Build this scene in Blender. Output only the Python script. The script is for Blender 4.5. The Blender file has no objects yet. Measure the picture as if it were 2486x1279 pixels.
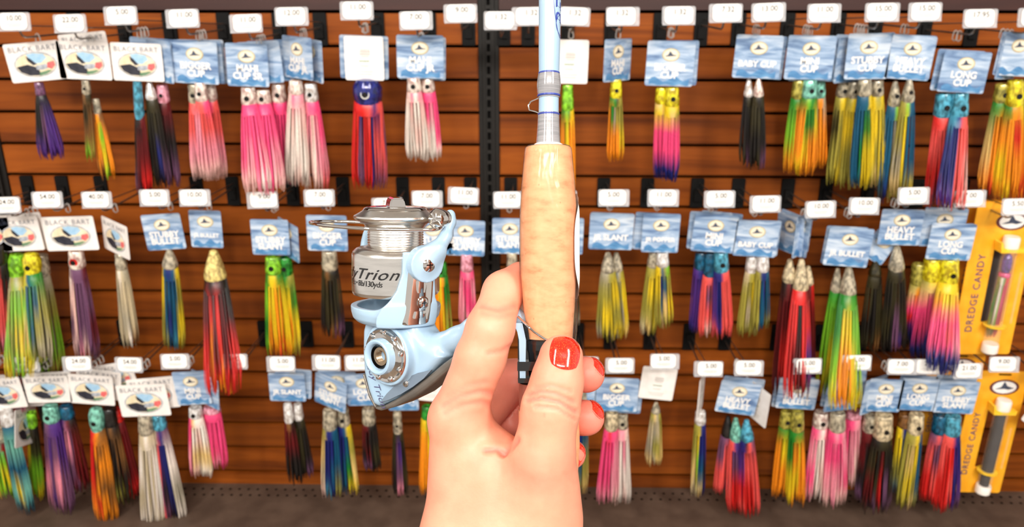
import bpy, bmesh, math, random
import numpy as np
from mathutils import Vector, Matrix

random.seed(7)
rng = np.random.default_rng(7)
SC = bpy.context.scene
COL = SC.collection
PI = math.pi

# ------------------------------------------------------------------ camera
F = 1950.0
TH = math.radians(19.0)
PSI = math.radians(1.0)
CAM = Vector((0, 0, 1.55))
fwd = Vector((-math.sin(PSI) * math.cos(TH), math.cos(PSI) * math.cos(TH), -math.sin(TH)))
right = Vector((math.cos(PSI), math.sin(PSI), 0))
up = right.cross(fwd)
cam_d = bpy.data.cameras.new('camera')
cam = bpy.data.objects.new('camera', cam_d)
COL.objects.link(cam)
cam.matrix_world = Matrix(((right.x, up.x, -fwd.x, CAM.x), (right.y, up.y, -fwd.y, CAM.y), (right.z, up.z, -fwd.z, CAM.z), (0, 0, 0, 1)))
cam_d.sensor_width = 36.0
cam_d.lens = 36.0 * F / 2486.0
cam_d.clip_start = 0.01
cam_d.dof.use_dof = True
cam_d.dof.focus_distance = 0.395
cam_d.dof.aperture_fstop = 18.0
SC.camera = cam

# ------------------------------------------------------------------ world, lamps, exposure
world = bpy.data.worlds.new('store_ambient')
SC.world = world
world.use_nodes = True
world.node_tree.nodes['Background'].inputs['Color'].default_value = (1.0, 0.93, 0.86, 1)
world.node_tree.nodes['Background'].inputs['Strength'].default_value = 0.62
SC.view_settings.view_transform = 'Standard'
SC.view_settings.look = 'None'
SC.view_settings.exposure = 0.30
SC.view_settings.gamma = 1.0
SC.view_settings.use_curve_mapping = False
SC.cycles.use_denoising = True
SC.cycles.max_bounces = 8
SC.cycles.transparent_max_bounces = 16


def lamp(name, loc, aim, sx, sy, power, color=(1, 0.95, 0.88)):
    l = bpy.data.lights.new(name, 'AREA')
    l.shape = 'RECTANGLE'
    l.size, l.size_y, l.energy, l.color = sx, sy, power, color
    o = bpy.data.objects.new(name, l)
    COL.objects.link(o)
    o.location = loc
    o.rotation_euler = (Vector(aim) - Vector(loc)).to_track_quat('-Z', 'Y').to_euler()
    return o


# rows of ceiling strip lamps above the aisle
lamp('ceiling_lamp', (-1.5, -0.5, 3.3), (-1.0, 1.6, 0.9), 0.35, 2.4, 74)
lamp('ceiling_lamp', (1.4, -0.5, 3.3), (1.0, 1.6, 0.9), 0.35, 2.4, 74)
lamp('ceiling_lamp', (0.0, -2.4, 3.3), (0.0, 1.2, 0.8), 2.6, 0.4, 130)


# ------------------------------------------------------------------ helpers
def s2l(c):
    return tuple(((v / 255) / 12.92 if v / 255 <= 0.04045 else ((v / 255 + 0.055) / 1.055) ** 2.4) for v in c)


def unproj(px, py, Y):
    d = fwd + right * ((px - 1243.0) / F) + up * ((639.5 - py) / F)
    return CAM + d * (Y / d.y)


def pxscale(px, py, Y):
    d = fwd + right * ((px - 1243.0) / F) + up * ((639.5 - py) / F)
    dep = Y / d.y
    return dep / F          # metres per pixel


def tag(o, label=None, cat=None, group=None, kind=None):
    if label: o['label'] = label
    if cat: o['category'] = cat
    if group: o['group'] = group
    if kind: o['kind'] = kind
    return o


def empty(name, loc, rot=None):
    o = bpy.data.objects.new(name, None)
    COL.objects.link(o)
    o.empty_display_size = 0.02
    o.location = loc
    if rot is not None: o.rotation_euler = rot
    return o


def link(name, me, mats, parent=None, loc=None, rot=None):
    if mats is not None:
        if not isinstance(mats, (list, tuple)): mats = [mats]
        if len(me.materials) == 0:
            for m in mats: me.materials.append(m)
    o = bpy.data.objects.new(name, me)
    COL.objects.link(o)
    if parent is not None: o.parent = parent
    if loc is not None: o.location = loc
    if rot is not None: o.rotation_euler = rot
    return o


class MB:
    """collects geometry of ONE part"""
    def __init__(self):
        self.v, self.f, self.m, self.c = [], [], [], []

    def add(self, vs, fs, mi=0, cols=None):
        b = len(self.v)
        self.v += [tuple(p) for p in vs]
        self.f += [tuple(i + b for i in f) for f in fs]
        self.m += [mi] * len(fs)
        if cols is not None: self.c += list(cols)

    def box(self, c, s, mi=0):
        x, y, z = c; a, b, d = s[0] / 2, s[1] / 2, s[2] / 2
        vs = [(x + i * a, y + j * b, z + k * d) for i in (-1, 1) for j in (-1, 1) for k in (-1, 1)]
        self.add(vs, [(0, 1, 3, 2), (4, 6, 7, 5), (0, 4, 5, 1), (2, 3, 7, 6), (0, 2, 6, 4), (1, 5, 7, 3)], mi)

    def tube(self, pts, r, n=8, mi=0, cap=True):
        pts = [Vector(p) for p in pts]
        rr = r if isinstance(r, (list, tuple)) else [r] * len(pts)
        vs, fs = [], []
        prev = None
        for i, p in enumerate(pts):
            t = (pts[min(i + 1, len(pts) - 1)] - pts[max(i - 1, 0)]).normalized()
            if prev is None:
                a = Vector((0, 0, 1)) if abs(t.z) < 0.9 else Vector((1, 0, 0))
                nrm = t.cross(a).normalized()
            else:
                nrm = (prev - t * prev.dot(t)).normalized()
            prev = nrm
            bi = t.cross(nrm)
            for k in range(n):
                an = 2 * PI * k / n
                vs.append(p + (nrm * math.cos(an) + bi * math.sin(an)) * rr[i])
        for i in range(len(pts) - 1):
            for k in range(n):
                k2 = (k + 1) % n
                fs.append((i * n + k, i * n + k2, (i + 1) * n + k2, (i + 1) * n + k))
        if cap:
            fs.append(tuple(reversed(range(n))))
            fs.append(tuple(range((len(pts) - 1) * n, len(pts) * n)))
        self.add(vs, fs, mi)

    def lathe(self, prof, n=32, frame=None, mi=0, cap=True):
        """prof: (radius, height); frame: Matrix or None (axis Z)"""
        vs, fs = [], []
        for r, h in prof:
            for k in range(n):
                a = 2 * PI * k / n
                p = Vector((r * math.cos(a), r * math.sin(a), h))
                vs.append(frame @ p if frame is not None else p)
        for i in range(len(prof) - 1):
            for k in range(n):
                k2 = (k + 1) % n
                fs.append((i * n + k, i * n + k2, (i + 1) * n + k2, (i + 1) * n + k))
        if cap:
            fs.append(tuple(reversed(range(n))))
            fs.append(tuple(range((len(prof) - 1) * n, len(prof) * n)))
        self.add(vs, fs, mi)

    def prism(self, poly, y0, y1, mi=0):
        """poly in (x,z), extruded along y"""
        n = len(poly)
        vs = [(x, y0, z) for x, z in poly] + [(x, y1, z) for x, z in poly]
        fs = [tuple(range(n)), tuple(range(2 * n - 1, n - 1, -1))]
        fs += [(i, i + n, (i + 1) % n + n, (i + 1) % n) for i in range(n)]
        self.add(vs, fs, mi)

    def mesh(self, name, smooth=False, fix=True):
        me = bpy.data.meshes.new(name)
        me.from_pydata(self.v, [], self.f)
        me.polygons.foreach_set('material_index', self.m)
        if smooth: me.polygons.foreach_set('use_smooth', [True] * len(self.f))
        if self.c:
            at = me.color_attributes.new('Col', 'FLOAT_COLOR', 'POINT')
            at.data.foreach_set('color', np.array([(*c, 1.0) for c in self.c], dtype=np.float32).ravel())
        if fix:
            bm = bmesh.new(); bm.from_mesh(me)
            bmesh.ops.recalc_face_normals(bm, faces=bm.faces)
            bm.to_mesh(me); bm.free()
        me.update()
        return me

    def build(self, name, mats, parent=None, smooth=False, loc=None, rot=None, fix=True):
        o = link(name, self.mesh(name, smooth, fix), mats, parent, loc, rot)
        if smooth: sharp(o.data)
        return o


def sharp(me, ang=40):
    """split normals at hard edges"""
    try:
        me.set_sharp_from_angle(angle=math.radians(ang))
    except Exception:
        pass


def rrect(w, h, r, n=4):
    pts = []
    for cx, cz, a0 in ((w / 2 - r, h / 2 - r, 0), (-w / 2 + r, h / 2 - r, 90), (-w / 2 + r, -h / 2 + r, 180), (w / 2 - r, -h / 2 + r, 270)):
        for k in range(n + 1):
            a = math.radians(a0 + 90 * k / n)
            pts.append((cx + r * math.cos(a), cz + r * math.sin(a)))
    return pts


def ell(cx, cz, a, b, n=20):
    return [(cx + a * math.cos(2 * PI * k / n), cz + b * math.sin(2 * PI * k / n)) for k in range(n)]


_txt = {}


def text_arrays(s, size=1.0, bold=0.0, shear=0.0, space=1.0, res=3):
    key = (s, bold, shear, space, res)
    if key not in _txt:
        cu = bpy.data.curves.new('t', 'FONT')
        cu.body = s; cu.size = 1.0; cu.align_x = 'CENTER'; cu.align_y = 'CENTER'
        cu.offset = bold; cu.shear = shear; cu.space_character = space; cu.resolution_u = res
        cu.space_line = 0.82
        ob = bpy.data.objects.new('t', cu)
        me = bpy.data.meshes.new_from_object(ob)
        vs = [tuple(v.co) for v in me.vertices]
        fs = [tuple(p.vertices) for p in me.polygons]
        _txt[key] = (vs, fs)
        bpy.data.objects.remove(ob); bpy.data.curves.remove(cu); bpy.data.meshes.remove(me)
    vs, fs = _txt[key]
    return [(x * size, y * size) for x, y, z in vs], fs


# ------------------------------------------------------------------ materials
def mat(name, rgb=None, rough=0.5, metal=0.0, build=None, **kw):
    m = bpy.data.materials.new(name)
    m.use_nodes = True
    b = m.node_tree.nodes['Principled BSDF']
    if rgb is not None: b.inputs['Base Color'].default_value = (*s2l(rgb), 1)
    b.inputs['Roughness'].default_value = rough
    b.inputs['Metallic'].default_value = metal
    for k, v in kw.items():
        b.inputs[k.replace('_', ' ')].default_value = v
    if build: build(m.node_tree, b)
    return m


def ramp(nt, stops):
    r = nt.nodes.new('ShaderNodeValToRGB')
    e = r.color_ramp.elements
    while len(e) < len(stops): e.new(0.5)
    for i, (p, c) in enumerate(stops):
        e[i].position = p; e[i].color = (*s2l(c), 1)
    return r


def noise(nt, scale, detail=3, stretch=(1, 1, 1), coord='Object', rough=0.55, dist=0.0):
    tc = nt.nodes.new('ShaderNodeTexCoord')
    mp = nt.nodes.new('ShaderNodeMapping')
    mp.inputs['Scale'].default_value = stretch
    n = nt.nodes.new('ShaderNodeTexNoise')
    n.inputs['Scale'].default_value = scale; n.inputs['Detail'].default_value = detail
    n.inputs['Roughness'].default_value = rough; n.inputs['Distortion'].default_value = dist
    nt.links.new(tc.outputs[coord], mp.inputs['Vector'])
    nt.links.new(mp.outputs['Vector'], n.inputs['Vector'])
    return n, mp


def bump(nt, b, src, strength=0.2, dist=0.001):
    bp = nt.nodes.new('ShaderNodeBump')
    bp.inputs['Strength'].default_value = strength; bp.inputs['Distance'].default_value = dist
    nt.links.new(src, bp.inputs['Height']); nt.links.new(bp.outputs['Normal'], b.inputs['Normal'])


def w_wood(nt, b):
    n, mp = noise(nt, 9, 5, (0.16, 1, 2.6), dist=0.6)
    oi = nt.nodes.new('ShaderNodeObjectInfo')
    sc = nt.nodes.new('ShaderNodeVectorMath'); sc.operation = 'SCALE'; sc.inputs['Scale'].default_value = 9
    cb = nt.nodes.new('ShaderNodeCombineXYZ')
    for k in 'XYZ': nt.links.new(oi.outputs['Random'], cb.inputs[k])
    nt.links.new(cb.outputs[0], sc.inputs[0]); nt.links.new(sc.outputs[0], mp.inputs['Location'])
    r = ramp(nt, [(0.28, (90, 41, 9)), (0.45, (128, 62, 14)), (0.6, (148, 76, 20)), (0.78, (106, 48, 11))])
    nt.links.new(n.outputs['Fac'], r.inputs['Fac'])
    hs = nt.nodes.new('ShaderNodeHueSaturation')
    mr = nt.nodes.new('ShaderNodeMapRange'); mr.inputs['To Min'].default_value = 0.86; mr.inputs['To Max'].default_value = 1.12
    nt.links.new(oi.outputs['Random'], mr.inputs['Value']); nt.links.new(mr.outputs[0], hs.inputs['Value'])
    nt.links.new(r.outputs[0], hs.inputs['Color']); nt.links.new(hs.outputs[0], b.inputs['Base Color'])
    bump(nt, b, n.outputs['Fac'], 0.15, 0.002)


def w_attr(nt, b):
    a = nt.nodes.new('ShaderNodeVertexColor'); a.layer_name = 'Col'
    n, mp = noise(nt, 900, 1, (1, 1, 0.3))
    mx = nt.nodes.new('ShaderNodeMixRGB'); mx.blend_type = 'MULTIPLY'; mx.inputs['Fac'].default_value = 0.5
    r = ramp(nt, [(0.3, (190, 190, 190)), (0.62, (255, 255, 255))])
    nt.links.new(n.outputs['Fac'], r.inputs['Fac'])
    nt.links.new(a.outputs['Color'], mx.inputs[1]); nt.links.new(r.outputs[0], mx.inputs[2])
    nt.links.new(mx.outputs[0], b.inputs['Base Color'])


def w_card(nt, b):
    n, mp = noise(nt, 26, 4, (0.42, 1, 2.4), dist=0.9)
    oi = nt.nodes.new('ShaderNodeObjectInfo')
    sc = nt.nodes.new('ShaderNodeVectorMath'); sc.operation = 'SCALE'; sc.inputs['Scale'].default_value = 5
    cb = nt.nodes.new('ShaderNodeCombineXYZ')
    for k in 'XYZ': nt.links.new(oi.outputs['Random'], cb.inputs[k])
    nt.links.new(cb.outputs[0], sc.inputs[0]); nt.links.new(sc.outputs[0], mp.inputs['Location'])
    r = ramp(nt, [(0.3, (84, 112, 154)), (0.42, (128, 156, 192)), (0.52, (164, 187, 214)), (0.66, (208, 220, 234))])
    nt.links.new(n.outputs['Fac'], r.inputs['Fac'])
    nt.links.new(r.outputs[0], b.inputs['Base Color'])


def w_grain(c1, c2, scale, stretch=(1, 1, 1), bs=0.0, lo=0.35, hi=0.65, bd=0.0005):
    def f(nt, b):
        n, mp = noise(nt, scale, 3, stretch)
        r = ramp(nt, [(lo, c1), (hi, c2)])
        nt.links.new(n.outputs['Fac'], r.inputs['Fac']); nt.links.new(r.outputs[0], b.inputs['Base Color'])
        if bs: bump(nt, b, n.outputs['Fac'], bs, bd)
    return f


M = {}
M['wood'] = mat('brown_slat_wood', rough=0.42, Specular_IOR_Level=0.22, build=w_wood)
M['fascia'] = mat('dark_maroon_wood', rough=0.45, build=w_grain((50, 22, 18), (66, 32, 25), 10, (0.2, 1, 3)))
M['groove'] = mat('groove_black', (24, 10, 5), 0.9, Specular_IOR_Level=0.05, build=w_grain((18, 8, 4), (28, 12, 6), 30))
M['blackmetal'] = mat('black_powdercoat', rough=0.45, Specular_IOR_Level=0.3, build=w_grain((24, 22, 20), (36, 33, 30), 400, bs=0.1))
M['darkhole'] = mat('slot_black', rough=0.9, Specular_IOR_Level=0.05, build=w_grain((6, 6, 6), (12, 11, 10), 50))
M['blackplastic'] = mat('black_plastic', rough=0.6, Specular_IOR_Level=0.2, build=w_grain((6, 5, 5), (11, 10, 9), 60))
M['deck'] = mat('taupe_shelf_metal', rough=0.5, build=w_grain((78, 62, 52), (96, 78, 66), 14, bs=0.04))
M['wire'] = mat('zinc_wire', rough=0.3, metal=0.85, build=w_grain((110, 104, 98), (150, 144, 136), 200))
M['holder'] = mat('clear_holder', rough=0.15, Alpha=0.45, build=w_grain((205, 205, 210), (230, 230, 232), 60))
M['paper'] = mat('white_paper', rough=0.6, build=w_grain((246, 243, 238), (252, 250, 247), 80))
M['ink'] = mat('grey_ink', rough=0.7, build=w_grain((34, 32, 32), (50, 47, 46), 300))
M['faintink'] = mat('faint_ink', rough=0.7, build=w_grain((168, 160, 154), (186, 178, 172), 300))
M['bluecard'] = mat('blue_ocean_card', rough=0.35, build=w_card)
M['whitecard'] = mat('white_card', rough=0.45, build=w_grain((240, 233, 228), (248, 243, 238), 60))
M['cream'] = mat('cream_print', rough=0.5, build=w_grain((238, 226, 198), (246, 236, 214), 90))
M['gold'] = mat('gold_print', rough=0.5, build=w_grain((186, 166, 120), (206, 188, 142), 120))
M['fin'] = mat('dark_fin_print', rough=0.5, build=w_grain((52, 62, 84), (72, 80, 100), 120))
M['whiteink'] = mat('white_print', rough=0.5, build=w_grain((240, 236, 232), (250, 248, 244), 120))
M['wavelight'] = mat('wave_print', rough=0.4, build=w_grain((62, 118, 170), (104, 156, 200), 60, (0.5, 1, 2)))
M['skyprint'] = mat('sky_print', rough=0.5, build=w_grain((140, 190, 226), (184, 214, 236), 50))
M['sandprint'] = mat('sand_print', rough=0.5, build=w_grain((226, 206, 168), (240, 228, 200), 60))
M['navyprint'] = mat('navy_print', rough=0.5, build=w_grain((30, 32, 44), (50, 50, 62), 70))
M['greyprint'] = mat('grey_print', rough=0.5, build=w_grain((150, 156, 166), (196, 200, 208), 90))
M['redprint'] = mat('red_print', rough=0.5, build=w_grain((220, 90, 96), (236, 130, 120), 90))
M['greenprint'] = mat('green_print', rough=0.5, build=w_grain((90, 130, 96), (120, 152, 120), 90))
M['skirt'] = mat('vinyl_skirt', rough=0.38, build=w_attr, Subsurface_Weight=0.0)
M['clearloop'] = mat('clear_loop', rough=0.2, Alpha=0.55, build=w_grain((205, 200, 196), (228, 224, 220), 90))
M['eyewhite'] = mat('eye_white', rough=0.25, build=w_grain((220, 222, 214), (240, 240, 232), 100))
M['eyeblack'] = mat('eye_black', rough=0.2, build=w_grain((10, 10, 12), (22, 20, 20), 100))
M['orangecard'] = mat('orange_card', rough=0.4, build=w_grain((250, 168, 26), (255, 184, 44), 30))
M['navyink'] = mat('navy_ink', rough=0.5, build=w_grain((56, 50, 96), (78, 70, 112), 200))
M['maroonink'] = mat('maroon_ink', rough=0.5, build=w_grain((88, 40, 44), (108, 54, 54), 200))
M['peachink'] = mat('peach_ink', rough=0.5, build=w_grain((255, 196, 120), (255, 206, 140), 200))
M['yellowplastic'] = mat('yellow_plastic', rough=0.3, build=w_grain((250, 196, 40), (255, 214, 70), 60))
M['whiteplastic'] = mat('white_plastic', rough=0.3, build=w_grain((244, 236, 226), (252, 246, 238), 60))
M['floor'] = mat('store_floor', rough=0.4, build=w_grain((120, 104, 90), (140, 124, 108), 3))
M['ceiling'] = mat('store_ceiling', rough=0.8, build=w_grain((225, 220, 212), (236, 232, 226), 4))

PAL = dict(K=(26, 22, 20), D=(52, 46, 22), B=(26, 34, 110), T=(14, 84, 116), L=(120, 190, 170), G=(30, 128, 36), V=(128, 196, 40), Y=(238, 204, 30),
           O=(250, 146, 24), R=(222, 34, 30), C=(246, 90, 84), P=(252, 74, 130), I=(250, 150, 168), S=(250, 204, 192), W=(250, 236, 224), U=(82, 44, 128),
           M=(112, 72, 104), X=(100, 16, 20), E=(160, 150, 60), A=(168, 158, 136), Z=(128, 84, 40), J=(204, 186, 150), N=(70, 150, 176), Q=(232, 196, 120))
PNAME = dict(K='black', D='dark olive', B='navy', T='teal', L='aqua', G='green', V='lime', Y='yellow', O='orange', R='red', C='coral', P='hot pink', I='pink',
             S='pale pink', W='white', U='purple', M='mauve', X='maroon', E='olive', A='smoky clear', Z='brown', J='tan', N='sky blue', Q='gold')
PLIN = {k: np.array(s2l(v)) for k, v in PAL.items()}
_hm = {}


def head_mat(c):
    if c not in _hm:
        base = PAL[c]
        lo = tuple(int(v * 0.72) for v in base); hi = tuple(min(255, int(v * 1.15 + 10)) for v in base)
        _hm[c] = mat('resin_head_' + PNAME[c].replace(' ', '_'), rough=0.16, metal=0.15, build=w_grain(lo, hi, 130, (1, 1, 0.6), 0.3, 0.4, 0.62), Coat_Weight=0.6)
    return _hm[c]
# ------------------------------------------------------------------ the setting
WY = 1.909                       # front face of the slat wall
Z0 = 1.55 - 0.0533               # underside of the top fascia
PITCH = 0.0762
DECKZ = 1.55 - 1.312


def xw(px, py=640, Y=WY): return unproj(px, py, Y).x


XU = xw(1191)                    # middle upright
XL, XR = xw(40), xw(2760)
HALF = 0.0235
bays = [(XL - 1.0, XL - HALF), (XL + HALF, XU - HALF), (XU + HALF, XR - HALF), (XR + HALF, XR + 1.0)]

mb = MB(); mb.box(((XL + XR) / 2, WY + 0.03, 1.3), (XR - XL + 2.0, 0.02, 2.2))
wall = mb.build('wall_back', M['groove']); tag(wall, 'brown wooden slat display wall', kind='structure')
for bi, (xa, xb) in enumerate(bays):
    me = None
    for i in range(17):
        z = Z0 - PITCH * (i + 0.5)
        if me is None:
            w = xb - xa
            mb = MB(); mb.box((0, 0.010, 0), (w - 0.002, 0.020, PITCH - 0.0075))
            me = mb.mesh('plank', fix=True)
            bm = bmesh.new(); bm.from_mesh(me)
            bmesh.ops.bevel(bm, geom=[e for e in bm.edges if abs(e.verts[0].co.y - e.verts[1].co.y) < 1e-6], offset=0.003, segments=2, affect='EDGES')
            bm.to_mesh(me); bm.free()
        link('plank', me, M['wood'], wall, ((xa + xb) / 2, WY, z))
    mb = MB(); mb.box((0, 0.008, 0.26), (xb - xa - 0.002, 0.03, 0.52))
    mb.build('fascia_board', M['fascia'], wall, loc=((xa + xb) / 2, WY, Z0 + 0.004))

for nm, x in (('trim_1', XL), ('trim_2', XU), ('trim_3', XR)):
    mb = MB()
    h = Z0 + 0.5 - DECKZ
    mb.box((0, 0.012, h / 2), (0.046, 0.02, h))
    mb.box((-0.0105, -0.002, h / 2), (0.004, 0.012, h)); mb.box((0.0105, -0.002, h / 2), (0.004, 0.012, h))
    mb.box((0, 0.0, h / 2), (0.022, 0.006, h))
    t = mb.build(nm, M['blackmetal'], loc=(x, WY - 0.004, DECKZ))
    tag(t, 'black slotted steel upright between the slat panels', kind='structure')
    sm = MB(); sm.box((0, 0, 0), (0.0075, 0.002, 0.0165)); sme = sm.mesh('slot')
    for k in range(int(h / 0.0254)):
        link('slot', sme, M['darkhole'], t, (0, -0.0035, 0.012 + k * 0.0254))

mb = MB(); mb.box((0, 0, -0.02), (XR - XL + 2, 0.5, 0.04))
deck = mb.build('shelf_base', M['deck'], loc=((XL + XR) / 2, WY + 0.03 - 0.25, DECKZ)); tag(deck, 'taupe metal base shelf below the slat wall', kind='structure')
mb = MB()
for row, (yy, off) in enumerate(((1.882, 0), (1.855, 0.5))):
    for k in range(110):
        x = XL + (k + off) * 0.0254
        mb.add([(x + 0.004 * math.cos(a * PI / 4) - (XL + XR) / 2, yy - (WY - 0.22) + 0.004 * math.sin(a * PI / 4), 0.0004) for a in range(8)], [tuple(range(8))])
p = mb.build('perforation', M['darkhole'], deck); p['kind'] = 'stuff'
mb = MB(); mb.box((0, 0, -DECKZ / 2 - 0.02), (XR - XL + 2, 0.46, DECKZ - 0.04))
mb.build('kick_panel', M['deck'], deck, loc=(0, 0.02, 0))

mb = MB(); mb.box((0, 0, -0.05), (9, 9, 0.1)); tag(mb.build('floor', M['floor'], loc=(0, -1.5, 0)), 'store floor', kind='structure')
mb = MB(); mb.box((0, 0, 0.05), (9, 9, 0.1)); tag(mb.build('ceiling', M['ceiling'], loc=(0, -1.5, 3.4)), 'white store ceiling', kind='structure')

# ------------------------------------------------------------------ hooks with price tags
TY = 1.68       # price tags
LY = 1.75       # first lure on a hook
ORD = ['first', 'second', 'third', 'fourth', 'fifth', 'sixth', 'seventh', 'eighth', 'ninth', 'tenth', 'eleventh', 'twelfth', 'thirteenth', 'fourteenth', 'fifteenth',
       'sixteenth', 'seventeenth', 'eighteenth', 'nineteenth', 'twentieth', 'twenty-first', 'twenty-second']
ROWN = {1: 'top', 2: 'middle', 3: 'bottom'}
ROWBOARD = {1: 0, 2: 5, 3: 10}


def text_part(name, s, size, material, parent, loc, bold=0.0, shear=0.0, rz=0.0, fit=None, space=1.0, sx=1.0):
    """flat print facing -Y"""
    vs, fs = text_arrays(s, 1.0, bold, shear, space)
    wmax = max(abs(x) for x, y in vs) * 2
    k = size
    if fit and wmax * k > fit: k = fit / wmax
    c, sn = math.cos(rz), math.sin(rz)
    mb = MB()
    mb.add([((x * sx * c - y * sn) * k, 0, (x * sx * sn + y * c) * k) for x, y in vs], fs)
    return mb.build(name, material, parent, loc=loc, fix=False)


_hook_me = {}


def hook(row, px, py, price, where, n, no_tag=False, tilt=0.0):
    P = unproj(px, py, TY)
    zb = Z0 - PITCH * (ROWBOARD[row] + 0.5)
    root = empty('peg_hook', (P.x, WY, zb))
    nm = f'{price} price tag peg hook, {where}'
    tag(root, nm, 'hook', f'price tag hooks in the {ROWN[row]} row')
    dz = P.z - zb
    zw = dz - 0.032
    if 'plate' not in _hook_me:
        mb = MB(); mb.prism(rrect(0.031, 0.072, 0.003, 2), -0.006, 0.0); mb.box((0, -0.009, -0.005), (0.016, 0.006, 0.03))
        _hook_me['plate'] = mb.mesh('backplate')
    link('backplate', _hook_me['plate'], M['blackplastic'], root, (0, 0, 0))
    L = WY - TY
    mb = MB()
    mb.tube([(0, -0.002, zw), (0, -(L - 0.03), zw), (0, -(L - 0.018), zw + 0.004), (0, -(L - 0.012), zw + 0.013)], 0.0022, 6)
    mb.build('wire', M['wire'], root, True)
    mb = MB()
    mb.tube([(0.006, -0.002, zw + 0.012), (0.006, -L * 0.5, zw + 0.018), (0.006, -(L - 0.012), dz - 0.008), (0.006, -(L - 0.006), dz)], 0.0014, 6)
    mb.build('label_arm', M['wire'], root, True)
    if 'holder' not in _hook_me:
        mb = MB(); mb.prism(rrect(0.0670, 0.0360, 0.004, 3), -0.0005, 0.0015); mb.box((0, -0.0012, -0.0170), (0.065, 0.004, 0.003))
        _hook_me['holder'] = mb.mesh('label_holder')
        mb = MB(); mb.prism(rrect(0.0565, 0.0325, 0.009, 6), -0.0015, -0.0009); _hook_me['paper'] = mb.mesh('price_label')
        mb = MB()
        for (x, z, w) in ((0.001, -0.0035, 0.030), (0.0, -0.0065, 0.036), (0.001, -0.0092, 0.026)):
            mb.box((x, -0.0017, z), (w, 0.0002, 0.0012))
        _hook_me['fine'] = mb.mesh('fine_print')
    sgn = random.uniform(-0.004, 0.004)
    h = link('label_holder', _hook_me['holder'], M['holder'], root, (0, -L, dz), (math.radians(-8), math.radians(tilt), random.uniform(-0.06, 0.06)))
    link('price_label', _hook_me['paper'], M['paper'], h, (sgn, 0, 0.001))
    link('fine_print', _hook_me['fine'], M['faintink'], h, (sgn, 0, 0))
    text_part('price_lettering', price, 0.0152, M['ink'], h, (sgn + 0.002, -0.0017, 0.0068), bold=0.012)
    return P, root


# ------------------------------------------------------------------ header cards
def lean(px, py): return math.atan2(px - 1243.0, 5663.0 + 640 - py)


def blue_logo(w, h):
    mb = MB()
    cx, cz = 0, h * 0.2
    a, b = 0.0185, 0.0135
    mb.prism(ell(cx, cz, a, b), -0.0008, -0.0002, 0)
    mb.prism(ell(cx, cz, a * 0.86, b * 0.84), -0.0010, -0.0004, 1)
    mb.prism([(cx - a * .72, cz - b * .3), (cx - a * .3, cz + b * .05), (cx - a * .12, cz + b * .62), (cx + a * .18, cz + b * .08), (cx + a * .75, cz - b * .12), (cx + a * .1, cz - b * .2)], -0.0012, -0.0006, 2)
    return mb


def wave_strip(w, h):
    mb = MB()
    n = 14
    top = [(-w * .42 + w * .84 * k / n, -h * .36 + h * .06 * math.sin(k * 0.9) + 0.004 * (k / n)) for k in range(n + 1)]
    bot = [(-w * .42 + w * .84 * k / n, -h * .47 + h * .02 * math.sin(k * 1.3)) for k in range(n + 1)]
    mb.prism(top + bot[::-1], -0.0006, -0.0001)
    return mb


def pic_logo(w, h):
    mb = MB()
    cx, cz = 0, -h * 0.07
    a, b = w * 0.36, h * 0.30
    mb.prism(ell(cx, cz, a * 1.08, b * 1.1, 28), -0.0005, -0.0001, 4)
    mb.prism(ell(cx, cz, a, b, 28), -0.0007, -0.0003, 1)

    def clip(poly):
        out = []
        for x, z in poly:
            u, v = x, z
            q = math.hypot(u, v)
            if q > 0.98: u, v = u / q * 0.98, v / q * 0.98
            out.append((cx + u * a, cz + v * b))
        return out
    mb.prism(clip([(-.35, .9), (0, 1), (.5, .85), (.62, .5), (.3, .1), (-.1, .1)]), -0.0009, -0.0004, 0)
    mb.prism(clip([(-.97, -.1), (-.4, .05), (.05, -.25), (.2, -.95), (-.4, -.9), (-.8, -.6)]), -0.0010, -0.0004, 2)
    mb.prism(clip([(-.38, .75), (-.18, .5), (.08, .02), (-.12, -.05), (-.34, .35)]), -0.0011, -0.0004, 2)
    mb.prism(clip([(0, -.1), (.5, 0), (.7, -.3), (.3, -.5), (.0, -.45)]), -0.0011, -0.0004, 4)
    mb.prism(clip([(.6, .1), (.95, .2), (.97, -.2), (.75, -.5), (.55, -.3)]), -0.0012, -0.0004, 3)
    mb.prism(clip([(.1, -.7), (.6, -.55), (.75, -.6), (.4, -.9), (.1, -.97)]), -0.0012, -0.0004, 5)
    return mb


def back_print(w, h):
    mb = MB()
    for (x, z, ww, hh, mi) in ((0.002, h * .19, w * .24, 0.0016, 0), (0.002, h * .15, w * .26, 0.002, 0), (0.002, h * .10, w * .26, 0.0022, 0), (0.002, h * .05, w * .2, 0.0012, 0),
                               (0, -h * .06, w * .26, 0.002, 1), (0, -h * .17, w * .22, 0.0012, 0), (0, -h * .30, w * .45, 0.001, 0), (0, -h * .36, w * .4, 0.001, 0)):
        mb.box((x, -0.0005, z), (ww, 0.0004, hh), mi)
    return mb


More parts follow.
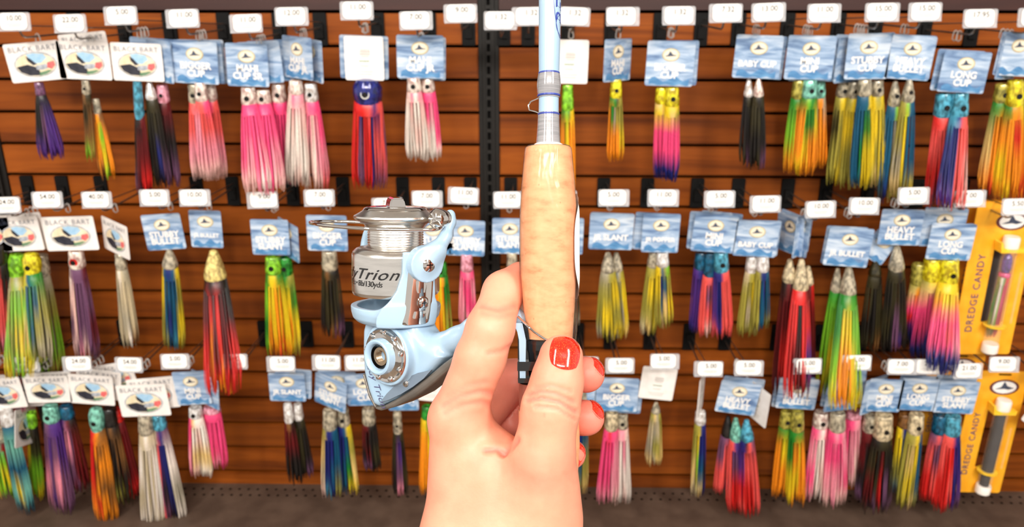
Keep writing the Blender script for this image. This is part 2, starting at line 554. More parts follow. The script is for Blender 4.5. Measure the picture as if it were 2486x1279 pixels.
def card(parent, root_loc, spec, Y):
    """spec (cx, cy, w, h, kind, text, tilt_in_picture, yaw)"""
    cx, cy, w, h, kind, txt, tilt, yaw = spec
    P = unproj(cx, cy, Y)
    k = pxscale(cx, cy, Y)
    W, H = w * k, h * k * 1.02
    full = 0.094 if kind in 'bk' else 0.104
    if yaw is None:
        yaw = 0.0
    if yaw != 0 and W < full:
        yaw = -math.atan2(cx - 1243.0, F) + math.copysign(math.acos(max(0.12, min(1, W / full))), yaw); W = full
    rz = math.radians(tilt)
    if tilt == 0: rz = -lean(cx, cy) * 0.0 + lean(cx, cy) * 0.45
    m = {'b': M['bluecard'], 'w': M['whitecard'], 'k': M['whitecard']}[kind]
    mb = MB(); mb.prism(rrect(W, H, 0.004, 2), 0, 0.0012)
    c = mb.build('header_card', m, parent, loc=P - root_loc, rot=(0, rz, yaw))
    if kind == 'b':
        blue_logo(W, H).build('logo', [M['gold'], M['cream'], M['fin']], c)
        wave_strip(W, H).build('wave_print', M['wavelight'], c)
        if txt:
            text_part('lettering', txt, 0.0195, M['whiteink'], c, (0, -0.0009, -H * 0.17), bold=0.035, fit=W * 0.82)
    elif kind == 'w':
        pic_logo(W, H).build('picture', [M['skyprint'], M['sandprint'], M['navyprint'], M['redprint'], M['greyprint'], M['greenprint']], c)
        text_part('lettering', 'BLACK BART', 0.0175, M['fin'], c, (0, -0.0006, H * 0.33), fit=W * 0.86, bold=-0.01, space=1.15)
    else:
        back_print(W, H).build('print', [M['faintink'], M['greenprint']], c)
    return c


# ------------------------------------------------------------------ lures
def grad(g, t):
    if len(g) == 1: return PLIN[g]
    x = min(max(t, 0), 1) * (len(g) - 1)
    i = min(int(x), len(g) - 2); f = x - i
    f = f * f * (3 - 2 * f)
    return PLIN[g[i]] * (1 - f) + PLIN[g[i + 1]] * f


def skirt(name, a, b, r0, r1, stripes, parent, n=46):
    """bundle of vinyl strands from a to b (offsets from the parent)"""
    a, b = Vector(a), Vector(b)
    ax = (b - a)
    L = ax.length; ax.normalize()
    ex = Vector((1, 0, 0)); ex = (ex - ax * ex.dot(ax)).normalized()
    ey = ax.cross(ex).normalized()
    st = stripes.split('|')
    vs, fs, cs = [], [], []
    seg = 8
    wd = max(0.0016, r1 * 2.3 / (n * 0.42)) * 0.5
    for i in range(n):
        th = 2 * PI * (i + random.random() * 0.7) / n
        rad = 1.0 if i % 3 else random.uniform(0.45, 0.9)
        u = (math.cos(th) * rad + 1) / 2 + random.uniform(-0.07, 0.07)
        g = st[min(max(int(u * len(st)), 0), len(st) - 1)]
        ln = random.uniform(0.90, 1.02)
        ph, am = random.uniform(0, 6.28), random.uniform(0.02, 0.10)
        ph2 = random.uniform(0, 6.28)
        sd = random.uniform(-0.12, 0.12)
        br = random.uniform(0.82, 1.16)
        tw = random.uniform(-0.4, 0.4)
        base = len(vs)
        for s in range(seg + 1):
            t = s / seg
            R = r0 + (r1 - r0) * (t ** 0.75)
            if t > 0.75: R *= 1 - 0.16 * ((t - 0.75) / 0.25) ** 2
            cx = math.cos(th) * rad * R + am * R * math.sin(ph + t * 3.0) * t + sd * R * t * t
            cy = math.sin(th) * rad * R * (0.62 - 0.2 * t) + am * R * math.cos(ph2 + t * 3.2) * t
            c = a + ax * (L * t * ln) + ex * cx + ey * cy
            w = wd * (0.8 + 0.45 * min(1, t * 2.5)) * (1 if s < seg else 0.45)
            # tangent of ring
            tx, ty = -math.sin(th + tw), math.cos(th + tw)
            tg = ex * tx + ey * ty
            nr = ex * math.cos(th + tw) + ey * math.sin(th + tw)
            col = grad(g, t) * br
            col = np.clip(col, 0, 1)
            for q in (tg * w, nr * w * 0.55, -tg * w, -nr * w * 0.3):
                vs.append(c + q); cs.append(col)
        for s in range(seg):
            for k in range(4):
                k2 = (k + 1) % 4
                fs.append((base + s * 4 + k, base + s * 4 + k2, base + (s + 1) * 4 + k2, base + (s + 1) * 4 + k))
        fs.append((base + seg * 4, base + seg * 4 + 1, base + seg * 4 + 2, base + seg * 4 + 3))
    # collar that the strands leave from
    base = len(vs)
    for s, (t, q) in enumerate(((-0.015, .75), (0.02, 1.0), (0.10, 1.0), (0.16, 0.8))):
        for k in range(14):
            th = 2 * PI * k / 14
            R = (r0 + (r1 - r0) * max(t, 0) ** 0.75) * q
            vs.append(a + ax * L * t + ex * math.cos(th) * R + ey * math.sin(th) * R * 0.82)
            u = (math.cos(th) + 1) / 2
            cs.append(np.clip(grad(st[min(int(u * len(st)), len(st) - 1)], max(t, 0)), 0, 1))
    for s in range(3):
        for k in range(14):
            k2 = (k + 1) % 14
            fs.append((base + s * 14 + k, base + s * 14 + k2, base + (s + 1) * 14 + k2, base + (s + 1) * 14 + k))
    mb = MB(); mb.add(vs, fs, 0, cs)
    o = mb.build(name, M['skirt'], parent, fix=False)
    o.data.polygons.foreach_set('use_smooth', [True] * len(o.data.polygons))
    o['kind'] = 'stuff'
    return o


HEADW = dict(c='cupped head', b='bullet head', s='squid head')


def head(a, b, r, spec, parent):
    kind, colr, eye = spec[0], spec[1], 'e' in spec[2:]
    a, b = Vector(a), Vector(b)
    ax = (b - a); L = ax.length; ax.normalize()
    ex = Vector((1, 0, 0)); ex = (ex - ax * ex.dot(ax)).normalized(); ey = ax.cross(ex).normalized()   # ey towards +Y or -Y
    fr = Matrix(((ex.x, ey.x, ax.x, a.x), (ex.y, ey.y, ax.y, a.y), (ex.z, ey.z, ax.z, a.z), (0, 0, 0, 1)))
    if kind == 'c':
        prof = [(r * .35, L * .10), (r * .62, L * .02), (r * .82, 0), (r * .9, L * .05), (r * .92, L * .35), (r, L * .62), (r * 1.02, L * .86), (r * .86, L), (r * .6, L * 1.02)]
    elif kind == 'b':
        prof = [(r * .12, 0), (r * .34, L * .03), (r * .55, L * .25), (r * .78, L * .5), (r * .97, L * .76), (r * 1.0, L * .9), (r * .85, L), (r * .6, L * 1.02)]
    else:
        prof = [(r * .3, 0), (r * .75, L * .06), (r * 1.0, L * .3), (r * 1.0, L * .6), (r * .9, L * .85), (r * .8, L)]
    mb = MB(); mb.lathe(prof, 18, fr)
    if kind == 's':
        for k in range(6):
            an = PI * k / 5
            p = fr @ Vector((math.cos(an) * r * .7, -abs(math.sin(an)) * r * .3, -L * .02))
    h = mb.build('head', head_mat(colr), parent, smooth=True)
    if eye:
        side = -1 if ey.y > 0 else 1
        mb = MB()
        for q, (rr, oy, mi) in enumerate(((min(r * .56, .0105), 0.86, 0), (min(r * .34, .0062), 0.98, 1))):
            pts = [fr @ Vector((rr * math.cos(2 * PI * k / 16), side * r * oy, L * .58 + rr * math.sin(2 * PI * k / 16))) for k in range(16)]
            pt2 = [fr @ Vector((rr * .9 * math.cos(2 * PI * k / 16), side * (r * oy + r * .10), L * .58 + rr * .9 * math.sin(2 * PI * k / 16))) for k in range(16)]
            mb.add(pts + pt2, [tuple(range(16, 32))] + [(k, (k + 1) % 16, (k + 1) % 16 + 16, k + 16) for k in range(16)], mi)
        em = head_mat(colr) if colr not in 'B' else M['eyewhite']
        if 'r' in spec[2:]: em = head_mat('R')
        if 'y' in spec[2:]: em = head_mat('Y')
        if 'n' in spec[2:]: em = head_mat('N')
        mb.build('eye', [em, M['eyeblack']], h)
    return h


def colour_words(stripes):
    cnt = {}
    for g in stripes.split('|'):
        for i, ch in enumerate(g):
            nm = PNAME[ch]; cnt[nm] = cnt.get(nm, 0) + 1
    o = sorted(cnt, key=lambda k: -cnt[k])[:2]
    return ' and '.join(o)


_loop = []
FORWARD = {(518, 606): 1.650, (2061, 646): 1.650, (2306, 628): 1.650, (602, 212): 1.662, (638, 218): 1.668, (2332, 226): 1.665, (1946, 628): 1.665, (42, 613): 1.66, (76, 613): 1.67}    # skirts that swing out over the tags below
def lure(row, hx_world, zw, data, idx, total, where, front_card, order=0, name='skirted_lure'):
    hx, hy, bx, by, r0, r1, spec, hl, stripes, cs = (list(data) + [None])[:10]
    Y = LY + 0.016 * idx
    root_loc = Vector((hx_world, Y, zw))
    root = empty(name, root_loc)
    pos = ''
    words = colour_words(stripes)
    if total > 1:
        pos = (('left', 'right') if total == 2 else ('left', 'middle', 'right') if total == 3 else ('first', 'second', 'third', 'fourth'))[order]
        pos = f', {pos} of {dict(((2, "two"), (3, "three"), (4, "four")))[total]}'
    tag(root, f'{words} lure {where}{pos}', 'lure', f'skirted lures on the {ROWN[row]} row of hooks')
    k = pxscale(hx, hy, Y)
    A = unproj(hx, hy, Y) - root_loc
    f = hl * 0.9 / max(1.0, (by - hy))
    C = unproj(hx + (bx - hx) * f, hy + hl * 0.9, Y) - root_loc
    E2 = unproj(hx + (bx - hx) * (hl / max(1.0, by - hy)), hy + hl, Y) - root_loc
    B = unproj(bx, by, FORWARD.get((hx, hy), Y)) - root_loc
    hr = r0 * k
    head(A, E2, hr * 1.05, spec, root)
    skirt('skirt', C, B, hr * 0.98, r1 * k, stripes, root, n=max(22, min(64, int(r1 * 1.5))))
    c0 = cs if isinstance(cs, tuple) else None
    if c0 is None:
        cx, cy, w, h, kind, txt, tilt, yaw = front_card
        c0 = (cx + random.uniform(-6, 8) + 3 * idx, cy + random.uniform(-3, 4), w, h, kind if kind != 'k' else 'b', '' if kind == 'b' else txt, (tilt or 0) + random.uniform(-3, 3), yaw)
    co = card(root, root_loc, c0, Y - 0.005)
    if not _loop:
        mb = MB()
        pts = [(0, 0, -0.016), (-0.005, 0, -0.012), (-0.0045, 0, -0.004), (-0.003, 0, 0.0035), (0, 0, 0.0055), (0.003, 0, 0.0035), (0.0045, 0, -0.004), (0.005, 0, -0.012), (0, 0, -0.016)]
        mb.tube(pts, 0.0016, 6); _loop.append(mb.mesh('hang_loop', True))
    link('hang_loop', _loop[0], M['clearloop'], root, (0, 0, 0))
    # leader from card to head
    return root, c0
# ------------------------------------------------------------------ what hangs on the wall
# hook: (tag x, tag y, price, tilt, lures, where)   x, y: sight lines of the photograph onto the plane of the tags; None price = tag out of sight
# lure: (head x, y, tail x, y, top half width, bottom half width, head, head length, strand colours left|..|right, header card)
def b(cx, cy, w, h, txt='', tilt=0.0, yaw=None): return (cx, cy, w, h, 'b', txt, tilt, yaw)
def wc(cx, cy, w, h, tilt=0.0, yaw=None): return (cx, cy, w, h, 'w', '', tilt, yaw)
def kc(cx, cy, w, h, tilt=0.0, yaw=None): return (cx, cy, w, h, 'k', '', tilt, yaw)


ROW1 = [
    (35, 53, '10.00', 2, [(94, 200, 128, 385, 11, 34, 'cM', 32, 'KKU|KKU|KMU|KUU|KUU', wc(85, 150, 138, 90, -5))], ''),
    (170, 57, '22.00', 3, [(208, 195, 222, 392, 10, 12, 'cAe', 34, 'ZDZV|DZE', wc(204, 147, 128, 88, 2)),
                           (232, 240, 264, 436, 9, 22, 'cA', 36, 'ZOZ|OOOZ|OYOZ|OVYV|ZOO', wc(207, 122, 118, 80, -5))], ''),
    (293, 38, '5.00', 3, [(333, 197, 352, 470, 11, 20, 'cN', 92, 'KKM|KXX|KXR|XXR', wc(333, 151, 124, 88, 2)),
                          (362, 195, 396, 452, 13, 26, 'bW', 47, 'DDKD|DKK|DDBK|DKM', b(383, 148, 62, 98, '', 2, -1)),
                          (394, 205, 416, 452, 14, 24, 'cIe', 44, 'XXK|KXB|XKK|XKM', b(372, 144, 108, 98, '', 4))], ''),
    (443, 45, '11.00', 3, [(486, 200, 512, 437, 15, 28, 'cSe', 46, 'CIIS|CCIS|PCIS', b(474, 152, 110, 98, 'BIGGER\nCUP', 3)),
                           (470, 204, 496, 436, 15, 30, 'cAe', 46, 'CCIS|CIIS|PIIS', b(482, 150, 118, 100, '', 1)),
                           (510, 204, 528, 434, 14, 28, 'cS', 42, 'CIIS|PCIS|CCIS', b(490, 150, 114, 102, '', 0.5))], ''),
    (597, 57, '11.00', 4, [(602, 212, 626, 467, 18, 36, 'cSe', 44, 'PPPS|PPIS|PPPI|PPIW', b(600, 158, 102, 100, 'MAHI\nCUP SR', 2)),
                           (638, 218, 660, 467, 17, 34, 'cSe', 36, 'PPPI|PPPI|PPPP|PPIS', b(632, 152, 104, 98, '', -3)),
                           (676, 204, 692, 448, 17, 30, 'cSe', 44, 'PPPP|PPPI|PPPI|PPIS', b(656, 148, 104, 96, '', -3))], ''),
    (708, 40, '12.00', 2, [(718, 195, 722, 446, 17, 32, 'cS', 34, 'SWWW|PSWW|IWWS|ISWW', b(722, 140, 68, 98, 'MAHI\nCUP JR', 2, -1)),
                           (754, 203, 770, 458, 16, 34, 'cWe', 44, 'IISW|PISS|SSWS|PIIS|PPIC', b(756, 146, 50, 98, '', 3, -1))], ''),
    (866, 26, '11.00', 1, [(891, 190, 897, 458, 33, 42, 'sBe', 62, 'RRR|RRR|BMM|RRR|CRR|BBB|BCM|CCM', kc(884, 142, 95, 102, 1)), (900, 196, 908, 442, 26, 36, 'sB', 56, 'CRR|BUC|CCMC|CMC', b(884, 139, 118, 100, '', 2))], ''),
    (1010, 50, '7.00', 2, [(1004, 188, 1014, 388, 17, 30, 'cSe', 36, 'SWWW|PSWW|WWSW|ISWW', b(1020, 138, 114, 100, 'MAHI\nCUP JR', 1)),
                           (1038, 188, 1050, 390, 16, 26, 'cSe', 36, 'PPSW|PPSW|PIWW|PPPW', None)], ''),
    (1118, 33, '9.00', 2, [], ''),
    (1215, 50, '1.32', 1, [], ''),
    (1283, 40, '1.32', 2, [], ''),
    (1392, 40, '1.32', -4, [(1378, 206, 1380, 470, 14, 19, 'cV', 62, 'GOOO|VYOY|GOYO|YOOO', kc(1382, 150, 92, 102, 1))], ''),
    (1512, 40, '1.32', 1, [(1496, 192, 1493, 392, 14, 21, 'cYe', 46, 'GOOO|GGOO|EAOO|DEOO|EEYO', b(1500, 146, 62, 98, 'MAHI\nCUP', 1, 1))], ''),
    (1648, 38, '1.32', 1, [(1632, 212, 1627, 440, 17, 22, 'cYe', 46, 'YYPPPBB|YQPPPBB|YEPPPBB', b(1627, 155, 116, 104, 'BIGGER\nCUP', 0)),
                           (1606, 212, 1606, 430, 15, 19, 'cY', 40, 'QYPPPBB|YQPPPBB', None)], ''),
    (1762, 32, '7.32', 2, [], ''),
    (1866, 30, '13.00', 5, [(1842, 190, 1838, 408, 12, 21, 'bS', 45, 'DDKK|KDKD|DKKM', b(1840, 138, 114, 100, 'BABY CUP', 2)),
                            (1818, 190, 1814, 404, 11, 21, 'bW', 45, 'KKKD|DKKM|KDKK', None)], ''),
    (2001, 32, '11.00', 2, [(1967, 194, 1952, 424, 17, 29, 'cLe', 44, 'GOOY|VGYO|GGOO|GYOO', b(1967, 140, 116, 102, 'MINI\nCUP', 1)),
                            (1940, 194, 1924, 418, 16, 26, 'cE', 46, 'GVO|GOOO|GYOO', None),
                            (1990, 194, 1984, 410, 14, 22, 'cLe', 44, 'GAOZ|OOOO|AOO', None)], ''),
    (2142, 30, '15.00', 2, [(2100, 193, 2090, 456, 16, 30, 'cA', 40, 'TTTT|TTGT|TGYY|YYYE', b(2107, 137, 104, 106, 'STUBBY\nCUP', -1)),
                            (2130, 195, 2122, 452, 15, 26, 'cAe', 38, 'YYYE|EYEQ|YEYE', b(2116, 136, 104, 104, '', -3)),
                            (2074, 198, 2062, 456, 15, 26, 'cAe', 40, 'EYEE|YYQE|AEQY', b(2062, 146, 54, 104, '', 1, 1)),
                            (2048, 198, 2026, 446, 15, 24, 'cAe', 38, 'EDEE|YEEY|YYYE', b(2068, 140, 92, 104, '', 2))], ''),
    (2246, 29, '15.00', 2, [(2208, 188, 2186, 478, 15, 30, 'bAe', 60, 'EEAQ|VYYE|TTTE|TTTY', b(2211, 140, 108, 102, 'HEAVY\nBULLET', 0)),
                            (2174, 196, 2154, 492, 15, 31, 'bAe', 62, 'TTTD|TTTB|TAEE|VEYQ|QOEE', None)], ''),
    (2380, 45, '17.95', 2, [(2332, 226, 2308, 506, 20, 34, 'cNe', 60, 'NBBU|BBBU|RCCC|CCCC|CCSC', b(2341, 175, 114, 96, 'LONG\nCUP', 3)),
                            (2292, 226, 2270, 500, 20, 30, 'cNe', 58, 'RCRC|CCRM|CCCC|BBBU', b(2325, 172, 114, 96, '', 3))], ''),
    (2512, 42, '15.00', 2, [(2466, 196, 2446, 482, 20, 38, 'cYe', 62, 'GOYO|OOOY|OROO|YOOR', b(2470, 132, 80, 100, '', 3, 1)),
                            (2434, 203, 2402, 468, 17, 32, 'cEe', 46, 'GQO|GOOR|GOROO|EOOR', b(2450, 138, 36, 104, '', 3, 1)),
                            (2492, 205, 2484, 480, 18, 34, 'cYe', 46, 'GGRO|OOOR|OROO', b(2490, 134, 70, 100, '', 3, 1))], ' at the right end of the top row'),
]
ROW2 = [
    (-82, 502, '24.00', 2, [(-6, 590, 14, 858, 20, 26, 'cK', 50, 'KKKS|KCCK|XCCI|KKCS', wc(-40, 565, 130, 90, 2))], ' cut by the left end of the middle row'),
    (12, 498, '24.00', 2, [(76, 613, 98, 880, 20, 34, 'sYe', 54, 'YVQY|TTGE|TGTE|GTEA|GEA', wc(44, 568, 112, 84, -3)),
                           (42, 613, 52, 915, 20, 36, 'sVr', 62, 'AEVY|EVEV|AVYV|EYVY', wc(60, 560, 100, 84, -6)),
                           (98, 618, 124, 905, 18, 38, 'cA', 52, 'GEAV|AAEV|EAAE|AEVE', wc(66, 564, 88, 80, 3))], ''),
    (115, 485, '54.00', 2, [(184, 608, 214, 872, 18, 34, 'cSer', 42, 'WSMS|MSSM|MMMI|MMMS|MMMM|XMXM', wc(170, 567, 128, 84, -2)),], ''),
    (235, 485, '40.00', 2, [(291, 616, 320, 842, 13, 24, 'cAr', 38, 'JAJJ|WJAJ|JJAW|AJJZ', wc(280, 577, 54, 84, 6, -1))], ''),
    (375, 480, '5.00', 2, [(411, 604, 425, 846, 18, 28, 'bA', 46, 'YYEE|TTTE|BTBT|BTTN|TTEY|YEYE', b(397, 563, 96, 88, 'STUBBY\nBULLET', -4)),], ''),
    (473, 480, '10.00', 0, [(518, 606, 544, 955, 26, 46, 'bQ', 74, 'KXRR|KROR|KXXR|KRRO|KXXR|KKRR', b(500, 556, 78, 92, 'JR BULLET', 2)),], ''),
    (637, 485, '9.00', 3, [(662, 622, 680, 866, 19, 34, 'cVe', 42, 'GVGV|YYOO|YYYO|YOOR|GYYO', b(656, 576, 92, 88, 'STUBBY\nSLANT', 1)),
                           (692, 624, 708, 862, 17, 26, 'cGe', 42, 'GGYO|GGYY|GYOY|EGYE', b(700, 582, 46, 90, '', 4, -1))], ''),
    (775, 480, '7.00', 2, [(799, 608, 810, 816, 19, 30, 'cA', 46, 'DDKK|ZDDK|DKDZ|KDKM', b(794, 566, 98, 88, 'BIGGER\nCUP', 1))], ''),
    (940, 500, '7.00', 2, [], ''),
    (1037, 483, '7.00', 1, [(1070, 636, 1078, 830, 15, 22, 'cGe', 34, 'YOOO|YYOO|OOYO|GGEV', b(1052, 576, 98, 88, 'STUBBY\nSLANT', 0))], ''),
    (1125, 475, '11.00', -4, [(1133, 616, 1136, 792, 15, 22, 'cI', 42, 'PIII|PPIS|IPPI|PIPS', b(1130, 578, 94, 88, 'STUBBY\nSLANT', 2))], ''),
    (1235, 485, '11.00', 2, [(1243, 612, 1246, 800, 13, 19, 'cA', 40, 'DEKK|KDDK', b(1238, 573, 86, 88, 'STUBBY\nSLANT', 1))], ''),
    (1362, 482, '11.00', 0, [(1384, 620, 1392, 790, 13, 18, 'bA', 36, 'DTDE|TDGE|EDDA', b(1368, 573, 96, 90, 'STUBBY\nSLANT', 1))], ' half hidden right of the cork grip'),
    (1490, 480, '5.00', 1, [(1476, 612, 1478, 824, 17, 32, 'bA', 48, 'AEEA|AEYE|EEYE|EYEY', b(1484, 562, 106, 90, 'JR SLANT', 1)),
                            (1496, 612, 1502, 822, 15, 26, 'bA', 46, 'EYEA|TEAA|AEAY|EYYQ', None)], ''),
    (1610, 480, '11.00', 1, [(1608, 612, 1612, 795, 15, 22, 'cW', 34, 'YYEE|TBTQ|ETQE|VEYE', b(1604, 566, 90, 96, 'JR POPPER', 1)),
                             (1588, 612, 1572, 814, 14, 22, 'cA', 36, 'EEEJ|EYEQ|YEYE', b(1584, 562, 90, 92, '', 3))], ''),
    (1747, 483, '5.00', 1, [(1750, 612, 1754, 818, 18, 26, 'cNe', 46, 'BUUC|BBBU|CCCC|CCCC', b(1735, 566, 106, 94, 'MINI\nCUP', 4)),
                            (1724, 614, 1718, 816, 15, 26, 'cT', 56, 'CCC|CMCS|CCCC', b(1722, 560, 102, 92, '', 2)),
                            (1703, 612, 1690, 806, 16, 20, 'cT', 40, 'UUUB|BUUU|UUUC', b(1746, 560, 100, 92, '', 6))], ''),
    (1858, 495, '11.00', 2, [(1852, 622, 1846, 800, 15, 22, 'cW', 36, 'EEE|BTTT|BBTT|TTTE', b(1836, 580, 104, 88, 'BABY CUP', 3)),
                             (1826, 622, 1814, 815, 14, 26, 'cW', 38, 'JEEE|EEJE|EYEE|EEAE', None)], ''),
    (1992, 508, '10.00', 3, [(1946, 628, 1934, 965, 18, 34, 'bJ', 78, 'RRRR|RRXR|KKXX|RRRX|XRUX', b(1950, 570, 34, 100, '', 4, 1)),
                             (1918, 628, 1900, 968, 16, 32, 'bJ', 56, 'KXXX|XXRX|KXRR|XKXU', b(1917, 568, 62, 92, '', -3, -1)),
                             (1962, 645, 1958, 940, 13, 22, 'bJ', 46, 'XRXU|XXUX|RXXU', b(1926, 566, 70, 96, '', 2, -1))], ''),
    (2098, 500, '10.00', -2, [(2061, 646, 2048, 992, 19, 40, 'bA', 70, 'GGVY|GYOO|VYOO|GVYY|GVVY', b(2060, 600, 108, 96, 'JR BULLET', 4)),
                              (2034, 650, 2006, 956, 13, 30, 'bA', 58, 'GVVY|GVYV|GGVE', b(2050, 596, 100, 94, '', 3))], ''),
    (2218, 475, '5.00', 3, [(2178, 596, 2168, 850, 18, 33, 'bA', 60, 'DKDK|DDKK|KDMM|KKDU|DKDK', b(2187, 552, 102, 88, 'HEAVY\nBULLET', 1)),
                            (2126, 630, 2112, 852, 15, 28, 'bD', 40, 'DDKD|DKKD|KDDZ', b(2136, 600, 62, 72, '', 28))], ''),
    (2355, 482, '7.00', 3, [(2306, 628, 2284, 905, 22, 40, 'cYe', 60, 'YYOPPPBB|YYYPPPBB|YYYPCPBB|YYOPPIBB', b(2309, 587, 108, 90, 'LONG\nCUP', 2)),
                            (2264, 628, 2244, 868, 20, 34, 'cY', 52, 'EQPPPBB|YQPPPBBB|YYPPPBB', b(2290, 552, 104, 96, '', 2)),
                            (2230, 640, 2212, 852, 16, 26, 'cE', 50, 'EQPRBKK|EOPPBBK|YEPPPBB', None)], ''),
    (2470, 502, '5.50', 2, [], ''),
]
